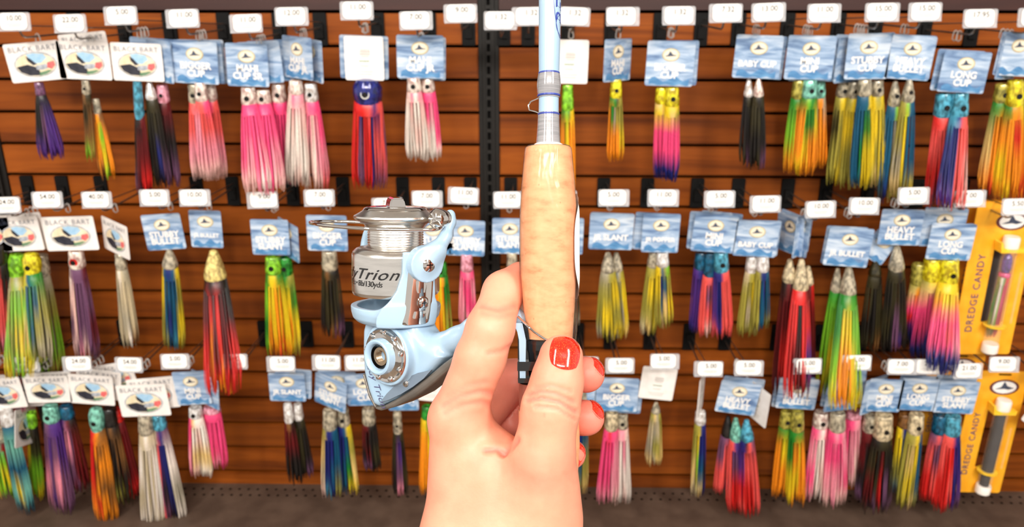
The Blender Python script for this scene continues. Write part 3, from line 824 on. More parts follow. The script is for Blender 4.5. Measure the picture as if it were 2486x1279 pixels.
ROW3 = [
    (-78, 890, '24.00', 2, [(12, 985, 66, 1242, 16, 24, 'cWr', 46, 'TLTLT|TLTYT|TLTLT', wc(8, 955, 100, 80, 0)),
                            (-8, 1040, 26, 1206, 22, 30, 'cA', 30, 'LAVY|AEVV|LVYV|XRRX', wc(-20, 950, 90, 80, 0)),
                            (30, 905, 48, 1000, 16, 18, 'cM', 16, 'MCMC|UCIM|CMUI', wc(62, 1035, 40, 88, 22, 1)),
                            (76, 1000, 92, 1210, 12, 18, 'cV', 36, 'GYVY|DDVV|KDVY', wc(70, 950, 90, 80, 0))], ' at the left end of the bottom row'),
    (62, 884, '24.00', 2, [(122, 984, 154, 1240, 18, 32, 'cLe', 38, 'MMIM|MUMU|UMIM|UUMM', wc(115, 945, 110, 70, -2)),
                           (160, 984, 196, 1190, 16, 28, 'cT', 30, 'UKMU|MIMX|XMXM|KXXX', wc(124, 936, 110, 70, -4))], ' behind the long lime lures'),
    (187, 883, '24.00', 2, [(232, 988, 262, 1268, 17, 32, 'sLe', 56, 'RRO|ROZORO|OZOZOO|ZOZO', wc(222, 946, 108, 78, 4)),
                            (264, 990, 296, 1224, 17, 30, 'cK', 42, 'KZKZ|KKZE|ZKKE|KZKD', wc(240, 932, 108, 76, 8)),
                            (280, 992, 326, 1205, 15, 24, 'cRr', 30, 'RXRX|XRXR|XXXR', wc(284, 915, 90, 72, -10))], ''),
    (313, 885, '54.00', 2, [(352, 1006, 374, 1290, 17, 30, 'cAr', 46, 'JWJW|JJWJ|WJJW|JWWJ', wc(348, 972, 122, 84, -3)),
                            (384, 1004, 424, 1268, 16, 36, 'cNr', 36, 'JWWW|MCMC|BBKM|BBBK|MWAW', wc(372, 955, 118, 82, -6))], ''),
    (425, 877, '5.00', 1, [(474, 988, 490, 1156, 16, 30, 'cWe', 24, 'PPII|QWQS|WSQW|WWQW', b(466, 942, 84, 88, 'MINI\nCUP', 0)),
                           (514, 985, 530, 1136, 20, 26, 'cI', 14, 'PPPP|PPPI|PPPP', b(498, 946, 60, 82, '', 6, -1))], ''),
    (566, 877, '5.00', 0, [], ''),
    (682, 883, '5.00', 1, [(698, 980, 718, 1172, 11, 19, 'cW', 44, 'XXKK|ZXKK|KXKK', b(697, 940, 88, 74, 'JR SLANT', 1)),
                           (722, 980, 742, 1156, 11, 22, 'cW', 38, 'DDKD|KDDK|DKKM', b(712, 930, 88, 76, '', 5))], ''),
    (792, 880, '11.00', 0, [(800, 994, 806, 1208, 17, 26, 'cA', 46, 'EQJS|BBBN|BBBB|BBTB|TTE', b(802, 953, 74, 82, 'STUBBY\nSLANT', 8, -1)),
                            (832, 990, 848, 1196, 15, 26, 'cAe', 42, 'BBBT|BBTT|TTGY|YEQY', b(818, 940, 92, 86, '', 3))], ''),
    (872, 880, '11.00', 0, [(894, 990, 904, 1142, 16, 22, 'cA', 38, 'XXKM|XKXM|KKKK|KKDK', b(884, 946, 88, 84, 'LONG\nCUP', 0))], ''),
    (960, 884, '11.00', 0, [(964, 1000, 973, 1202, 11, 20, 'cAe', 50, 'DDKK|KMMI|KUMI|DKDK', b(978, 960, 74, 80, 'STUBBY', 0))], ' below the reel body'),
    (1052, 884, '11.00', 0, [(1036, 985, 1036, 1200, 13, 18, 'cG', 30, 'YOOO|GYOO', kc(1050, 935, 90, 86, 6))], ' hidden beside the wrist'),
    (1418, 884, '11.00', 0, [(1414, 945, 1410, 1196, 12, 18, 'cA', 34, 'DDTE|BBTE|BTEQ', b(1412, 950, 70, 60, '', 0))], ' hidden behind the fingertips'),
    (1505, 887, '5.00', 1, [(1486, 1000, 1474, 1222, 16, 28, 'cJ', 42, 'PPPI|RPPI|PPII|PIIS', b(1497, 958, 104, 88, 'BIGGER\nCUP', 2)),
                            (1510, 1002, 1506, 1222, 15, 26, 'cAe', 36, 'IWWS|IWWW|IIWS|SWWW', None)], ''),
    (1614, 877, '5.00', 2, [(1593, 976, 1588, 1128, 11, 21, 'bA', 26, 'EJAQ|QAEJ|AJEQ|EQ', kc(1597, 931, 84, 84, 6))], ''),
    (1720, 895, '5.00', 1, [(1701, 998, 1692, 1204, 13, 19, 'cW', 30, 'EEQJ|EYVEJ|BBTQ|BBKB', kc(1703, 955, 12, 100, 4, 1))], ''),
    (1818, 893, '5.00', 1, [(1812, 1018, 1820, 1250, 16, 27, 'bN', 50, 'BURC|KCRR|CCRR|MCCC', b(1792, 966, 98, 84, 'HEAVY\nBULLET', 8)),
                            (1786, 1014, 1790, 1238, 15, 28, 'bL', 54, 'CCCR|UMRR|BUUR|CRRR', kc(1834, 976, 60, 92, 4, -1)),
                            (1768, 1008, 1754, 1194, 14, 24, 'bK', 50, 'MMCC|MCCC|UMUU', b(1800, 955, 100, 84, '', 6))], ''),
    (1960, 888, '5.00', 1, [(1936, 996, 1930, 1226, 16, 24, 'cEe', 48, 'GGYY|GOYO|GYOO|GOOO', b(1936, 956, 96, 80, 'HEAVY\nBULLET', 0)),
                            (1910, 996, 1890, 1206, 15, 20, 'cEe', 40, 'GOOO|GYOO|GGEO', b(1926, 952, 96, 80, '', 2))], ''),
    (2080, 880, '5.00', 1, [(2034, 1000, 2024, 1228, 19, 30, 'cA', 44, 'PPIS|IPII|PPIS|IIPS', b(2046, 958, 72, 84, '', 0, 1)),
                            (1994, 1000, 1976, 1212, 18, 28, 'cSe', 36, 'PIPI|IWWS|WWSW|IPPI', b(2040, 950, 84, 84, '', 3)),
                            (2072, 996, 2066, 1184, 18, 24, 'cI', 18, 'PPIS|PIIS|IISS|ISSS', b(2070, 940, 60, 90, '', -3))], ''),
    (2190, 890, '7.00', 2, [(2146, 1006, 2126, 1240, 22, 36, 'cJe', 56, 'KDXK|DKDM|KXRX|DKMK|KKDM', b(2148, 960, 84, 86, 'MINI\nCUP', 2)),
                            (2112, 1006, 2098, 1216, 15, 24, 'cAe', 40, 'XXKM|XKKK|KDKM', b(2122, 958, 46, 90, '', 5, 1))], ''),
    (2258, 890, '7.00', 2, [(2226, 1004, 2196, 1230, 18, 26, 'cJe', 46, 'EEEE|EQYE|YYYE|YYEQ|TTTE', b(2230, 958, 90, 84, 'LONG\nCUP', 2)),
                            (2196, 1004, 2182, 1200, 14, 22, 'cZ', 32, 'YYET|BTTT|TBBT', b(2224, 950, 90, 84, '', 3))], ''),
    (2350, 900, '21.00', 2, [(2314, 1008, 2296, 1238, 19, 32, 'cN', 46, 'CCRR|CRRR|RRCR|BUBU|BBUM', b(2322, 964, 98, 86, 'STUBBY\nSLANT', 3)),
                             (2284, 1006, 2258, 1218, 18, 30, 'cT', 44, 'MCRR|CMCR|MMCR|CMCC', b(2314, 952, 98, 88, '', 3))], ''),
    (2438, 884, '9.00', 3, [], ''),
    (2560, 900, '9.00', 2, [(2520, 1050, 2524, 1200, 14, 20, 'cK', 30, 'KKA|AKK', wc(2522, 1012, 60, 60, 35, 1))], ' cut by the right end of the bottom row'),
]
for row, data in ((1, ROW1), (2, ROW2), (3, ROW3)):
    n = 0
    for hk in data:
        px, py, price, tilt, lures, where = hk
        if not where:
            where = f'on the {ORD[n]} {ROWN[row]} row hook'
            hw = f'{ORD[n]} from left in the {ROWN[row]} row'
            n += 1
        else:
            where = where.strip(); hw = where
        P, root = hook(row, px, py, price, hw, n, tilt=-tilt * 0.5)
        zw = P.z - 0.032
        xs = sorted(l[0] for l in lures)
        fc = None
        for i, l in enumerate(lures):
            if len(l) < 10: l = tuple(l) + (None,)
            _, c0 = lure(row, P.x, zw, l, i, len(lures), where, fc, order=xs.index(l[0]))
            if fc is None: fc = c0
# ------------------------------------------------------------------ orange blister packs
def pack(cx, cy, w, h, Y, hx, hz, rz, label, tube_kind, name='blister_pack'):
    root_loc = Vector((hx, Y, hz))
    root = empty(name, root_loc)
    tag(root, label, 'lure pack', 'orange blister packs')
    P = unproj(cx, cy, Y); k = pxscale(cx, cy, Y)
    W, H = w * k, h * k * 1.06
    # card with a window behind the tube
    xo = [-W / 2, -W * 0.10, W * 0.26, W / 2]
    zo = [-H / 2, -H * 0.28, H * 0.24, H / 2]
    outer = rrect(W, H, 0.006, 3)
    bm = bmesh.new()
    ov = [bm.verts.new((x, 0, z)) for x, z in outer]
    iv = [bm.verts.new((x, 0, z)) for x, z in ((xo[2], zo[2]), (xo[1], zo[2]), (xo[1], zo[1]), (xo[2], zo[1]))]
    es = [bm.edges.new((ov[i], ov[(i + 1) % len(ov)])) for i in range(len(ov))] + [bm.edges.new((iv[i], iv[(i + 1) % 4])) for i in range(4)]
    bmesh.ops.triangle_fill(bm, use_beauty=True, edges=es)
    for f in list(bm.faces):
        c = f.calc_center_median()
        if xo[1] < c.x < xo[2] and zo[1] < c.z < zo[2]: bm.faces.remove(f)
    r = bmesh.ops.extrude_face_region(bm, geom=list(bm.faces))
    for v in r['geom']:
        if isinstance(v, bmesh.types.BMVert): v.co.y += 0.002
    bmesh.ops.recalc_face_normals(bm, faces=bm.faces)
    me = bpy.data.meshes.new('backing_card'); bm.to_mesh(me); bm.free()
    c = link('backing_card', me, M['orangecard'], root, P - root_loc, (0, rz, 0))
    mb = MB()
    lx, lz = W * 0.10, H * 0.375
    mb.prism(ell(lx, lz, 0.036, 0.021, 26), -0.0006, 0, 0)
    mb.prism(ell(lx, lz, 0.029, 0.0165, 26), -0.0009, 0, 1)
    mb.prism([(lx - .024, lz - .006), (lx - .008, lz + .001), (lx - .002, lz + .016), (lx + .006, lz + .004), (lx + .024, lz - .002), (lx + .010, lz - .006), (lx, lz - .004)], -0.0012, 0, 2)
    mb.build('logo', [M['maroonink'], M['whiteink'], M['fin']], c)
    text_part('lettering', 'DREDGE CANDY', 0.024, M['navyink'], c, (-W * 0.27, -0.0006, -H * 0.09), bold=0.012, rz=PI / 2, fit=H * 0.52, space=1.15)
    mb = MB()
    for q in range(3): mb.box((W * 0.40 + q * 0.0018, -0.0004, -H * 0.12), (0.0009, 0.0004, H * 0.34))
    mb.build('small_print', M['peachink'], c)
    mb = MB(); mb.box((W * 0.06, -0.0005, H * 0.475), (0.03, 0.0006, 0.004)); mb.build('hang_slot', M['darkhole'], c)
    # tube
    tx = W * 0.075; ty = -0.017; R = 0.0165
    zt, zbm = H * 0.22, -H * 0.46
    t = empty('tube', (tx, ty, 0)); t.parent = c
    mb = MB(); mb.lathe([(R, zbm + 0.02), (R, zt)], 24, None, 0, False)
    tb = mb.build('clear_tube', mat('clear_tube', rough=0.08, Alpha=0.12, build=w_grain((225, 215, 210), (238, 228, 222), 40)), t, True)
    mb = MB(); mb.lathe([(R * 1.02, zt + 0.002), (R * 1.06, zt + 0.006), (R * 1.06, zt + 0.024), (R * 0.95, zt + 0.028), (R * 0.3, zt + 0.028)], 24); mb.build('top_cap', M['whiteplastic'], t, True)
    mb = MB(); mb.lathe([(R * 0.9, zbm - 0.003), (R * 1.08, zbm), (R * 1.08, zbm + 0.018), (R, zbm + 0.021)], 24); mb.build('bottom_cap', M['whiteplastic'], t, True)
    mb = MB(); mb.prism([(-.026, zt - .007), (.027, zt - .007), (.029, zt + .004), (.024, zt + .006), (.022, zt + .002), (-.021, zt + .002), (-.026, zt + .018), (-.029, zt + .016)], -0.014, 0.016)
    mb.build('upper_clip', M['yellowplastic'], t)
    mb = MB(); mb.lathe([(R * 1.05, -H * .285), (R * 1.45, -H * .285), (R * 1.45, -H * .277), (R * 1.05, -H * .277)], 24); mb.build('lower_ring', M['yellowplastic'], t)
    if tube_kind == 'candy':
        mb = MB(); mb.lathe([(0.003, zt - .012), (0.008, zt - .018), (0.0105, zt - .03), (0.0105, zt - .05), (0.009, zt - .056)], 16); mb.build('lure_head', head_mat('U'), t, True)
        mb = MB(); mb.lathe([(0.0115, zt - .058), (0.013, zt - .060), (0.013, zt - .066), (0.0115, zt - .068)], 16); mb.build('lure_band', head_mat('P'), t, True)
        skirt('lure_skirt', (0, 0, zt - .062), (-0.004, 0, -H * .36), 0.0115, 0.013, 'EGE|WWE|GVG|RPR|RRR|PRR', t, 40)
    else:
        mb = MB(); mb.lathe([(0.008, zt - .004), (0.0118, zt - .008), (0.0118, zt - .05), (0.0135, zt - .054), (0.0135, -H * .30), (0.011, -H * .31), (0.011, zbm + .02)], 18)
        mb.build('black_insert', M['blackplastic'], t, True)
    return root


PK = unproj(2470, 502, TY)
pack(2414, 680, 146, 372, 1.772, PK.x, PK.z - 0.032, math.radians(-0.5), 'orange blister pack with red and green striped lure in clear tube', 'candy')
pack(2385, 670, 140, 360, 1.832, PK.x, PK.z - 0.032, math.radians(1.0), 'orange blister pack half hidden behind the striped lure pack', 'black')
PK = unproj(2438, 884, TY)
pack(2398, 1052, 128, 316, 1.785, PK.x, PK.z - 0.032, math.radians(1.0), 'orange blister pack with black lure in clear tube, on the bottom row hook', 'black')
P2 = unproj(2258, 890, TY)
pack(2303, 972, 130, 236, 1.83, P2.x, P2.z - 0.032, math.radians(1), 'small orange pack behind the yellow lures in the bottom row', 'black')
# ------------------------------------------------------------------ foreground: rod, reel and hand, in the frame of the held rod
D0 = 0.380
FM = Matrix(((right.x, fwd.x, up.x, 0), (right.y, fwd.y, up.y, 0), (right.z, fwd.z, up.z, 0), (0, 0, 0, 1)))   # x right, y away, z up along the rod
ORG = CAM + fwd * D0 + right * (90 * D0 / F) + up * (-260 * D0 / F)        # where the hand grips the seat


def q(px, py, w=0.0):
    """sight line of the photograph at w mm behind the rod plane -> metres in the held frame"""
    d = D0 + w / 1000
    return Vector(((px - 1243.0) / F * d - 90 * D0 / F, w / 1000, (639.5 - py) / F * d + 260 * D0 / F))


def held(name):
    o = empty(name, (0, 0, 0))
    o.matrix_world = Matrix.Translation(ORG) @ FM
    return o


MMPX = D0 / F        # metres per pixel on the rod plane


# ---- implicit surfaces: smooth unions of tapered capsules, meshed with surface nets
def smin(a, b, k):
    h = np.clip(0.5 + 0.5 * (b - a) / k, 0, 1)
    return b * (1 - h) + a * h - k * h * (1 - h)


def capsule(P, a, b, ra, rb, flat=None):
    a, b = np.array(a), np.array(b)
    ab = b - a
    t = np.clip(((P - a) @ ab) / (ab @ ab), 0, 1)
    d = P - a - t[..., None] * ab
    return np.sqrt((d * d).sum(-1)) - (ra + (rb - ra) * t)


def surface_nets(fn, lo, hi, h, chunk=400000):
    lo, hi = np.array(lo), np.array(hi)
    n = np.ceil((hi - lo) / h).astype(int) + 1
    g = np.stack(np.meshgrid(*[lo[i] + h * np.arange(n[i]) for i in range(3)], indexing='ij'), -1).reshape(-1, 3)
    V = np.concatenate([fn(g[i:i + chunk]) for i in range(0, len(g), chunk)]).reshape(n)
    s = V < 0
    nx, ny, nz = n
    c = [s[i:nx - 1 + i, j:ny - 1 + j, k:nz - 1 + k] for i in (0, 1) for j in (0, 1) for k in (0, 1)]
    cnt = sum(x.astype(np.int8) for x in c)
    act = (cnt > 0) & (cnt < 8)
    idx = -np.ones(act.shape, dtype=np.int64)
    cells = np.argwhere(act)
    idx[act] = np.arange(len(cells))
    acc = np.zeros((len(cells), 3)); num = np.zeros(len(cells))
    corners = [(i, j, k) for i in (0, 1) for j in (0, 1) for k in (0, 1)]
    for a in range(8):
        for bb in range(a + 1, 8):
            ca, cb = np.array(corners[a]), np.array(corners[bb])
            if np.abs(ca - cb).sum() != 1: continue
            va = V[tuple((cells + ca).T)]; vb = V[tuple((cells + cb).T)]
            m = (va < 0) != (vb < 0)
            t = np.where(m, va / np.where(va - vb == 0, 1, va - vb), 0)
            acc[m] += (ca + (cb - ca) * t[:, None])[m]; num[m] += 1
    verts = lo + h * (cells + acc / num[:, None])
    faces = []
    for ax in range(3):
        o1, o2 = [(1, 2), (2, 0), (0, 1)][ax]
        sl = [slice(None)] * 3; sl2 = [slice(None)] * 3
        sl[ax] = slice(0, n[ax] - 1); sl2[ax] = slice(1, n[ax])
        a_, b_ = s[tuple(sl)], s[tuple(sl2)]
        e = np.argwhere(a_ != b_)
        ok = (e[:, o1] > 0) & (e[:, o2] > 0) & (e[:, o1] < n[o1] - 1) & (e[:, o2] < n[o2] - 1)
        e = e[ok]
        d1 = np.zeros(3, int); d1[o1] = 1
        d2 = np.zeros(3, int); d2[o2] = 1
        qd = np.stack([idx[tuple((e - d1 - d2).T)], idx[tuple((e - d2).T)], idx[tuple(e.T)], idx[tuple((e - d1).T)]], 1)
        fl = a_[tuple(e.T)]
        qd[~fl] = qd[~fl][:, ::-1]
        faces.append(qd)
    return verts, np.concatenate(faces)


def np_mesh(name, v, f, cols=None):
    me = bpy.data.meshes.new(name)
    me.vertices.add(len(v)); me.vertices.foreach_set('co', np.asarray(v, dtype=np.float32).ravel())
    me.loops.add(len(f) * 4); me.loops.foreach_set('vertex_index', np.asarray(f, dtype=np.int32).ravel())
    me.polygons.add(len(f)); me.polygons.foreach_set('loop_start', np.arange(0, len(f) * 4, 4, dtype=np.int32))
    me.polygons.foreach_set('use_smooth', np.ones(len(f), dtype=bool))
    if cols is not None:
        at = me.color_attributes.new('Col', 'FLOAT_COLOR', 'POINT')
        at.data.foreach_set('color', np.concatenate([cols, np.ones((len(cols), 1))], 1).astype(np.float32).ravel())
    me.update(); me.validate()
    return me


def relax(v, f, it=2, lam=0.5):
    for _ in range(it):
        acc = np.zeros_like(v); n = np.zeros(len(v))
        for k in range(4):
            a, b2 = f[:, k], f[:, (k + 1) % 4]
            np.add.at(acc, a, v[b2]); np.add.at(n, a, 1)
            np.add.at(acc, b2, v[a]); np.add.at(n, b2, 1)
        v = v * (1 - lam) + lam * acc / np.maximum(n, 1)[:, None]
    return v


# ---- materials of the foreground
def w_skin(nt, b):
    a = nt.nodes.new('ShaderNodeVertexColor'); a.layer_name = 'Col'
    n, mp = noise(nt, 70, 4)
    r = ramp(nt, [(0.35, (238, 226, 222)), (0.65, (255, 255, 255))])
    nt.links.new(n.outputs['Fac'], r.inputs['Fac'])
    mx = nt.nodes.new('ShaderNodeMixRGB'); mx.blend_type = 'MULTIPLY'; mx.inputs['Fac'].default_value = 0.6
    nt.links.new(a.outputs['Color'], mx.inputs[1]); nt.links.new(r.outputs[0], mx.inputs[2])
    nt.links.new(mx.outputs[0], b.inputs['Base Color'])
    n2, _ = noise(nt, 900, 3)
    bump(nt, b, n2.outputs['Fac'], 0.12, 0.0004)


def w_nail(nt, b):
    tc = nt.nodes.new('ShaderNodeTexCoord')
    v = nt.nodes.new('ShaderNodeTexVoronoi'); v.inputs['Scale'].default_value = 1600
    nt.links.new(tc.outputs['Object'], v.inputs['Vector'])
    r = ramp(nt, [(0.06, (255, 178, 90)), (0.20, (218, 50, 20)), (0.7, (190, 28, 12))])
    nt.links.new(v.outputs['Distance'], r.inputs['Fac']); nt.links.new(r.outputs[0], b.inputs['Base Color'])


def w_cork(nt, b):
    n, mp = noise(nt, 120, 4, (1, 1, 2.2))
    r = ramp(nt, [(0.25, (200, 134, 92)), (0.42, (226, 158, 114)), (0.7, (236, 174, 130))])
    nt.links.new(n.outputs['Fac'], r.inputs['Fac'])
    tc = nt.nodes.new('ShaderNodeTexCoord'); v = nt.nodes.new('ShaderNodeTexVoronoi'); v.inputs['Scale'].default_value = 210
    mp2 = nt.nodes.new('ShaderNodeMapping'); mp2.inputs['Scale'].default_value = (1, 1, 0.6)
    nt.links.new(tc.outputs['Object'], mp2.inputs[0]); nt.links.new(mp2.outputs[0], v.inputs['Vector'])
    r2 = ramp(nt, [(0.04, (190, 136, 100)), (0.08, (255, 255, 255))])
    nt.links.new(v.outputs['Distance'], r2.inputs['Fac'])
    mx = nt.nodes.new('ShaderNodeMixRGB'); mx.blend_type = 'MULTIPLY'; mx.inputs['Fac'].default_value = 0.5
    nt.links.new(r.outputs[0], mx.inputs[1]); nt.links.new(r2.outputs[0], mx.inputs[2]); nt.links.new(mx.outputs[0], b.inputs['Base Color'])
    bump(nt, b, n.outputs['Fac'], 0.2, 0.0005)


def w_film(nt, b):
    out = nt.nodes['Material Output']
    tr = nt.nodes.new('ShaderNodeBsdfTransparent'); gl = nt.nodes.new('ShaderNodeBsdfGlossy'); gl.inputs['Roughness'].default_value = 0.12
    fr = nt.nodes.new('ShaderNodeFresnel'); fr.inputs['IOR'].default_value = 1.42
    n, mp = noise(nt, 75, 3, (1, 1, 0.35), dist=1.2)
    bp = nt.nodes.new('ShaderNodeBump'); bp.inputs['Strength'].default_value = 0.55; bp.inputs['Distance'].default_value = 0.002
    nt.links.new(n.outputs['Fac'], bp.inputs['Height'])
    nt.links.new(bp.outputs[0], gl.inputs['Normal']); nt.links.new(bp.outputs[0], fr.inputs['Normal'])
    mx = nt.nodes.new('ShaderNodeMixShader')
    ml = nt.nodes.new('ShaderNodeMath'); ml.operation = 'MULTIPLY'; ml.inputs[1].default_value = 0.6; nt.links.new(fr.outputs[0], ml.inputs[0])
    nt.links.new(ml.outputs[0], mx.inputs[0]); nt.links.new(tr.outputs[0], mx.inputs[1]); nt.links.new(gl.outputs[0], mx.inputs[2])
    nt.links.new(mx.outputs[0], out.inputs['Surface'])


M['skin'] = mat('skin', rough=0.45, build=w_skin, Subsurface_Weight=0.18, Subsurface_Scale=0.006, Specular_IOR_Level=0.35)
M['skin'].node_tree.nodes['Principled BSDF'].inputs['Subsurface Radius'].default_value = (1.0, 0.35, 0.2)
M['nail'] = mat('red_glitter_polish', rough=0.16, build=w_nail, Coat_Weight=0.8)
M['cork'] = mat('cork', rough=0.6, build=w_cork)
M['film'] = mat('clear_shrink_film', build=w_film)
M['blue'] = mat('pale_blue_paint', rough=0.28, build=w_grain((152, 180, 203), (161, 188, 210), 20), Coat_Weight=0.15)
M['wrapgrey'] = mat('grey_thread_wrap', rough=0.16, build=w_grain((128, 128, 132), (152, 151, 154), 300, (0.2, 0.2, 4)), Coat_Weight=1.0)
M['navyband'] = mat('navy_thread', rough=0.25, build=w_grain((44, 58, 140), (60, 76, 160), 300))
M['chrome'] = mat('chrome', rough=0.06, metal=1.0, build=w_grain((214, 210, 206), (226, 222, 218), 30))
M['alu'] = mat('brushed_aluminium', rough=0.2, metal=1.0, build=w_grain((226, 223, 218), (242, 239, 234), 60, (1, 1, 6)), Anisotropic=0.6)
M['smoked'] = mat('smoked_grey_trim', rough=0.2, metal=0.3, build=w_grain((96, 90, 84), (128, 120, 112), 30))
M['brass'] = mat('threaded_bushing', rough=0.3, metal=0.9, build=w_grain((150, 128, 104), (190, 168, 140), 90))
M['gloss_black'] = mat('gloss_black', rough=0.12, build=w_grain((10, 9, 9), (18, 16, 16), 40), Coat_Weight=0.6)
M['copperseat'] = mat('copper_seat', rough=0.25, metal=0.4, build=w_grain((150, 92, 78), (178, 112, 96), 40))
M['redink'] = mat('violet_ink', rough=0.5, build=w_grain((168, 150, 214), (190, 170, 226), 300))

# ------------------------------------------------------------------ the fishing rod
rod = held('fishing_rod')
tag(rod, 'pale blue fishing rod with plastic wrapped cork grip, held upright', 'fishing rod')


def rx(py): return 1335.0 - 4.0 * min(py, 360) / 360 + (1.5 * (py - 360) / 470 if py > 360 else 0)
def rw(py): return -(830 - py) * 0.195 * 0.06


def rod_lathe(name, prof, material, n=40, smooth=True, cap=True, parent=rod, squash=1.0):
    """prof: (y in px, half width in px)"""
    mb = MB()
    vs, fs = [], []
    for py, hw in prof:
        c = q(rx(py), py, rw(py)); r = hw * (D0 + rw(py) / 1000) / F
        for k in range(n):
            a = 2 * PI * k / n
            vs.append(c + Vector((r * math.cos(a), r * math.sin(a) * squash, 0)))
    for i in range(len(prof) - 1):
        for k in range(n):
            k2 = (k + 1) % n
            fs.append((i * n + k, i * n + k2, (i + 1) * n + k2, (i + 1) * n + k))
    if cap: fs += [tuple(range(n)), tuple(range((len(prof) - 1) * n, len(prof) * n))]
    mb.add(vs, fs)
    return mb.build(name, material, parent, smooth)


rod_lathe('blank', [(-420, 24), (0, 27), (120, 26), (178, 25), (240, 24.2), (282, 24.5)], M['blue'])
rod_lathe('thread_wrap', [(176, 25.2), (182, 26.5), (192, 28), (208, 29.2), (222, 28.6), (232, 26.6), (238, 25.4)], M['wrapgrey'])
rod_lathe('thread_wrap', [(274, 25.4), (280, 25.9), (300, 26.6), (325, 28), (345, 29.4), (356, 30)], M['wrapgrey'])
for y0, r in ((176.5, 26.2), (230.5, 28.0), (276, 26.5)):
    rod_lathe('trim_band', [(y0 - 1, r - 1.5), (y0, r), (y0 + 3.5, r), (y0 + 4.5, r - 1.5)], M['navyband'])
mb = MB()
mb.tube([q(1312, 236, -3), q(1302, 241, -1), q(1288, 247, 0), q(1282.5, 256, 0), q(1285, 267, 0), q(1300, 271, -1), q(1313, 276, -3)], 0.00036, 8)
mb.build('hook_keeper', M['chrome'], rod, True)
rod_lathe('winding_check', [(348, 30), (350, 34), (358, 36), (360, 30)], M['whiteplastic'])
rod_lathe('cork_grip', [(357, 50), (359, 54.5), (364, 56), (400, 59.5), (450, 64), (500, 67.5), (560, 69.2), (620, 68.6), (680, 66.4), (740, 63), (790, 59.5), (822, 57.5), (836, 55), (838, 40)], M['cork'])
flm = rod_lathe('plastic_film', [(352, 34), (355, 52), (360, 57), (380, 59.5), (450, 65.5), (520, 70.2), (580, 71.6), (650, 71.6), (700, 71.2), (760, 70.8), (800, 69.5), (832, 66)], M['film'], cap=False)
seat = rod_lathe('reel_seat', [(812, 50), (824, 61), (846, 62), (852, 60), (880, 59), (886, 60.5), (905, 60.5), (910, 59), (928, 58.5), (930, 52)], M['gloss_black'])
rod_lathe('seat_sleeve', [(926, 60), (928, 73), (985, 73), (990, 60)], M['copperseat'])
rod_lathe('rear_grip', [(992, 60), (996, 74), (1080, 74), (1200, 66), (1210, 40)], M['cork'])
mb = MB()
poly = [(1246, 762), (1258, 772), (1285, 800), (1322, 826), (1340, 842), (1330, 866), (1302, 856), (1284, 832), (1262, 800), (1250, 786)]
a = [q(x, y, -9.5 + (1330 - x) * 0.07) for x, y in poly]; bb = [q(x, y, 2) for x, y in poly]
n = len(poly)
mb.add(a + bb, [tuple(range(n)), tuple(range(2 * n - 1, n - 1, -1))] + [(i, i + n, (i + 1) % n + n, (i + 1) % n) for i in range(n)])
mb.build('foot_hood', M['gloss_black'], rod)
mb = MB()
for poly, wa in (([(1257, 800), (1285, 832), (1340, 850), (1340, 930), (1258, 930), (1257, 880)], -5.9), ([(1256, 878), (1300, 878), (1300, 900), (1256, 900)], -10.2), ([(1257, 918), (1300, 918), (1300, 930), (1258, 930)], -10.2)):
    a = [q(x, y, wa) for x, y in poly]; bb = [q(x, y, 5) for x, y in poly]; n = len(poly)
    mb.add(a + bb, [tuple(range(n)), tuple(range(2 * n - 1, n - 1, -1))] + [(i, i + n, (i + 1) % n + n, (i + 1) % n) for i in range(n)])
mb.build('foot_clamp', M['gloss_black'], rod)
mb = MB()
mb.tube([q(1258, 768, -7), q(1276, 786, -11), q(1296, 805, -13.0), q(1322, 822, -13.8), q(1345, 832, -14)], 0.0005, 8)
mb.build('hood_rim', M['chrome'], rod, True)


def rod_print(name, vs, fs, py0, phi0, rad_px, material, parent=rod, lift=0.00012):
    """flat print wound round the rod; x runs up along the rod, y to the left"""
    mb = MB(); out = []
    for x, y in vs:
        py = py0 - x / MMPX
        r = rad_px * (D0 + rw(py) / 1000) / F + lift
        an = phi0 + y / r
        c = q(rx(py), py, rw(py))
        out.append(c + Vector((r * math.cos(an), -r * math.sin(an), 0)))
    mb.add(out, fs)
    return mb.build(name, material, parent, fix=False)


def densify(vs, fs, n=1):
    for _ in range(n):
        mids = {}; vs = list(vs); nf = []
        for f in fs:
            if len(f) == 3: tris = [f]
            else: tris = [(f[0], f[i], f[i + 1]) for i in range(1, len(f) - 1)]
            for t in tris:
                mm = []
                for k in range(3):
                    e = tuple(sorted((t[k], t[(k + 1) % 3])))
                    if e not in mids:
                        mids[e] = len(vs)
                        vs.append(((vs[e[0]][0] + vs[e[1]][0]) / 2, (vs[e[0]][1] + vs[e[1]][1]) / 2))
                    mm.append(mids[e])
                nf += [(t[0], mm[0], mm[2]), (t[1], mm[1], mm[0]), (t[2], mm[2], mm[1]), tuple(mm)]
        fs = nf
    return vs, fs


vs, fs = text_arrays('PFLUEGER', 0.0100, 0.0, 0.25, 1.15)
vs, fs = densify(vs, fs)
rod_print('rod_lettering', [(x + 0.0235, y) for x, y in vs], fs, 58, 0.30, 26.6, M['navyband'])


def ring2d(cx, cy, a, b, t, n=64):
    vs = []
    for k in range(n):
        an = 2 * PI * k / n
        vs += [(cx + a * math.cos(an), cy + b * math.sin(an)), (cx + (a - t) * math.cos(an), cy + (b - t) * math.sin(an))]
    return vs, [(2 * k, 2 * k + 1, (2 * k + 3) % (2 * n), (2 * k + 2) % (2 * n)) for k in range(n)]


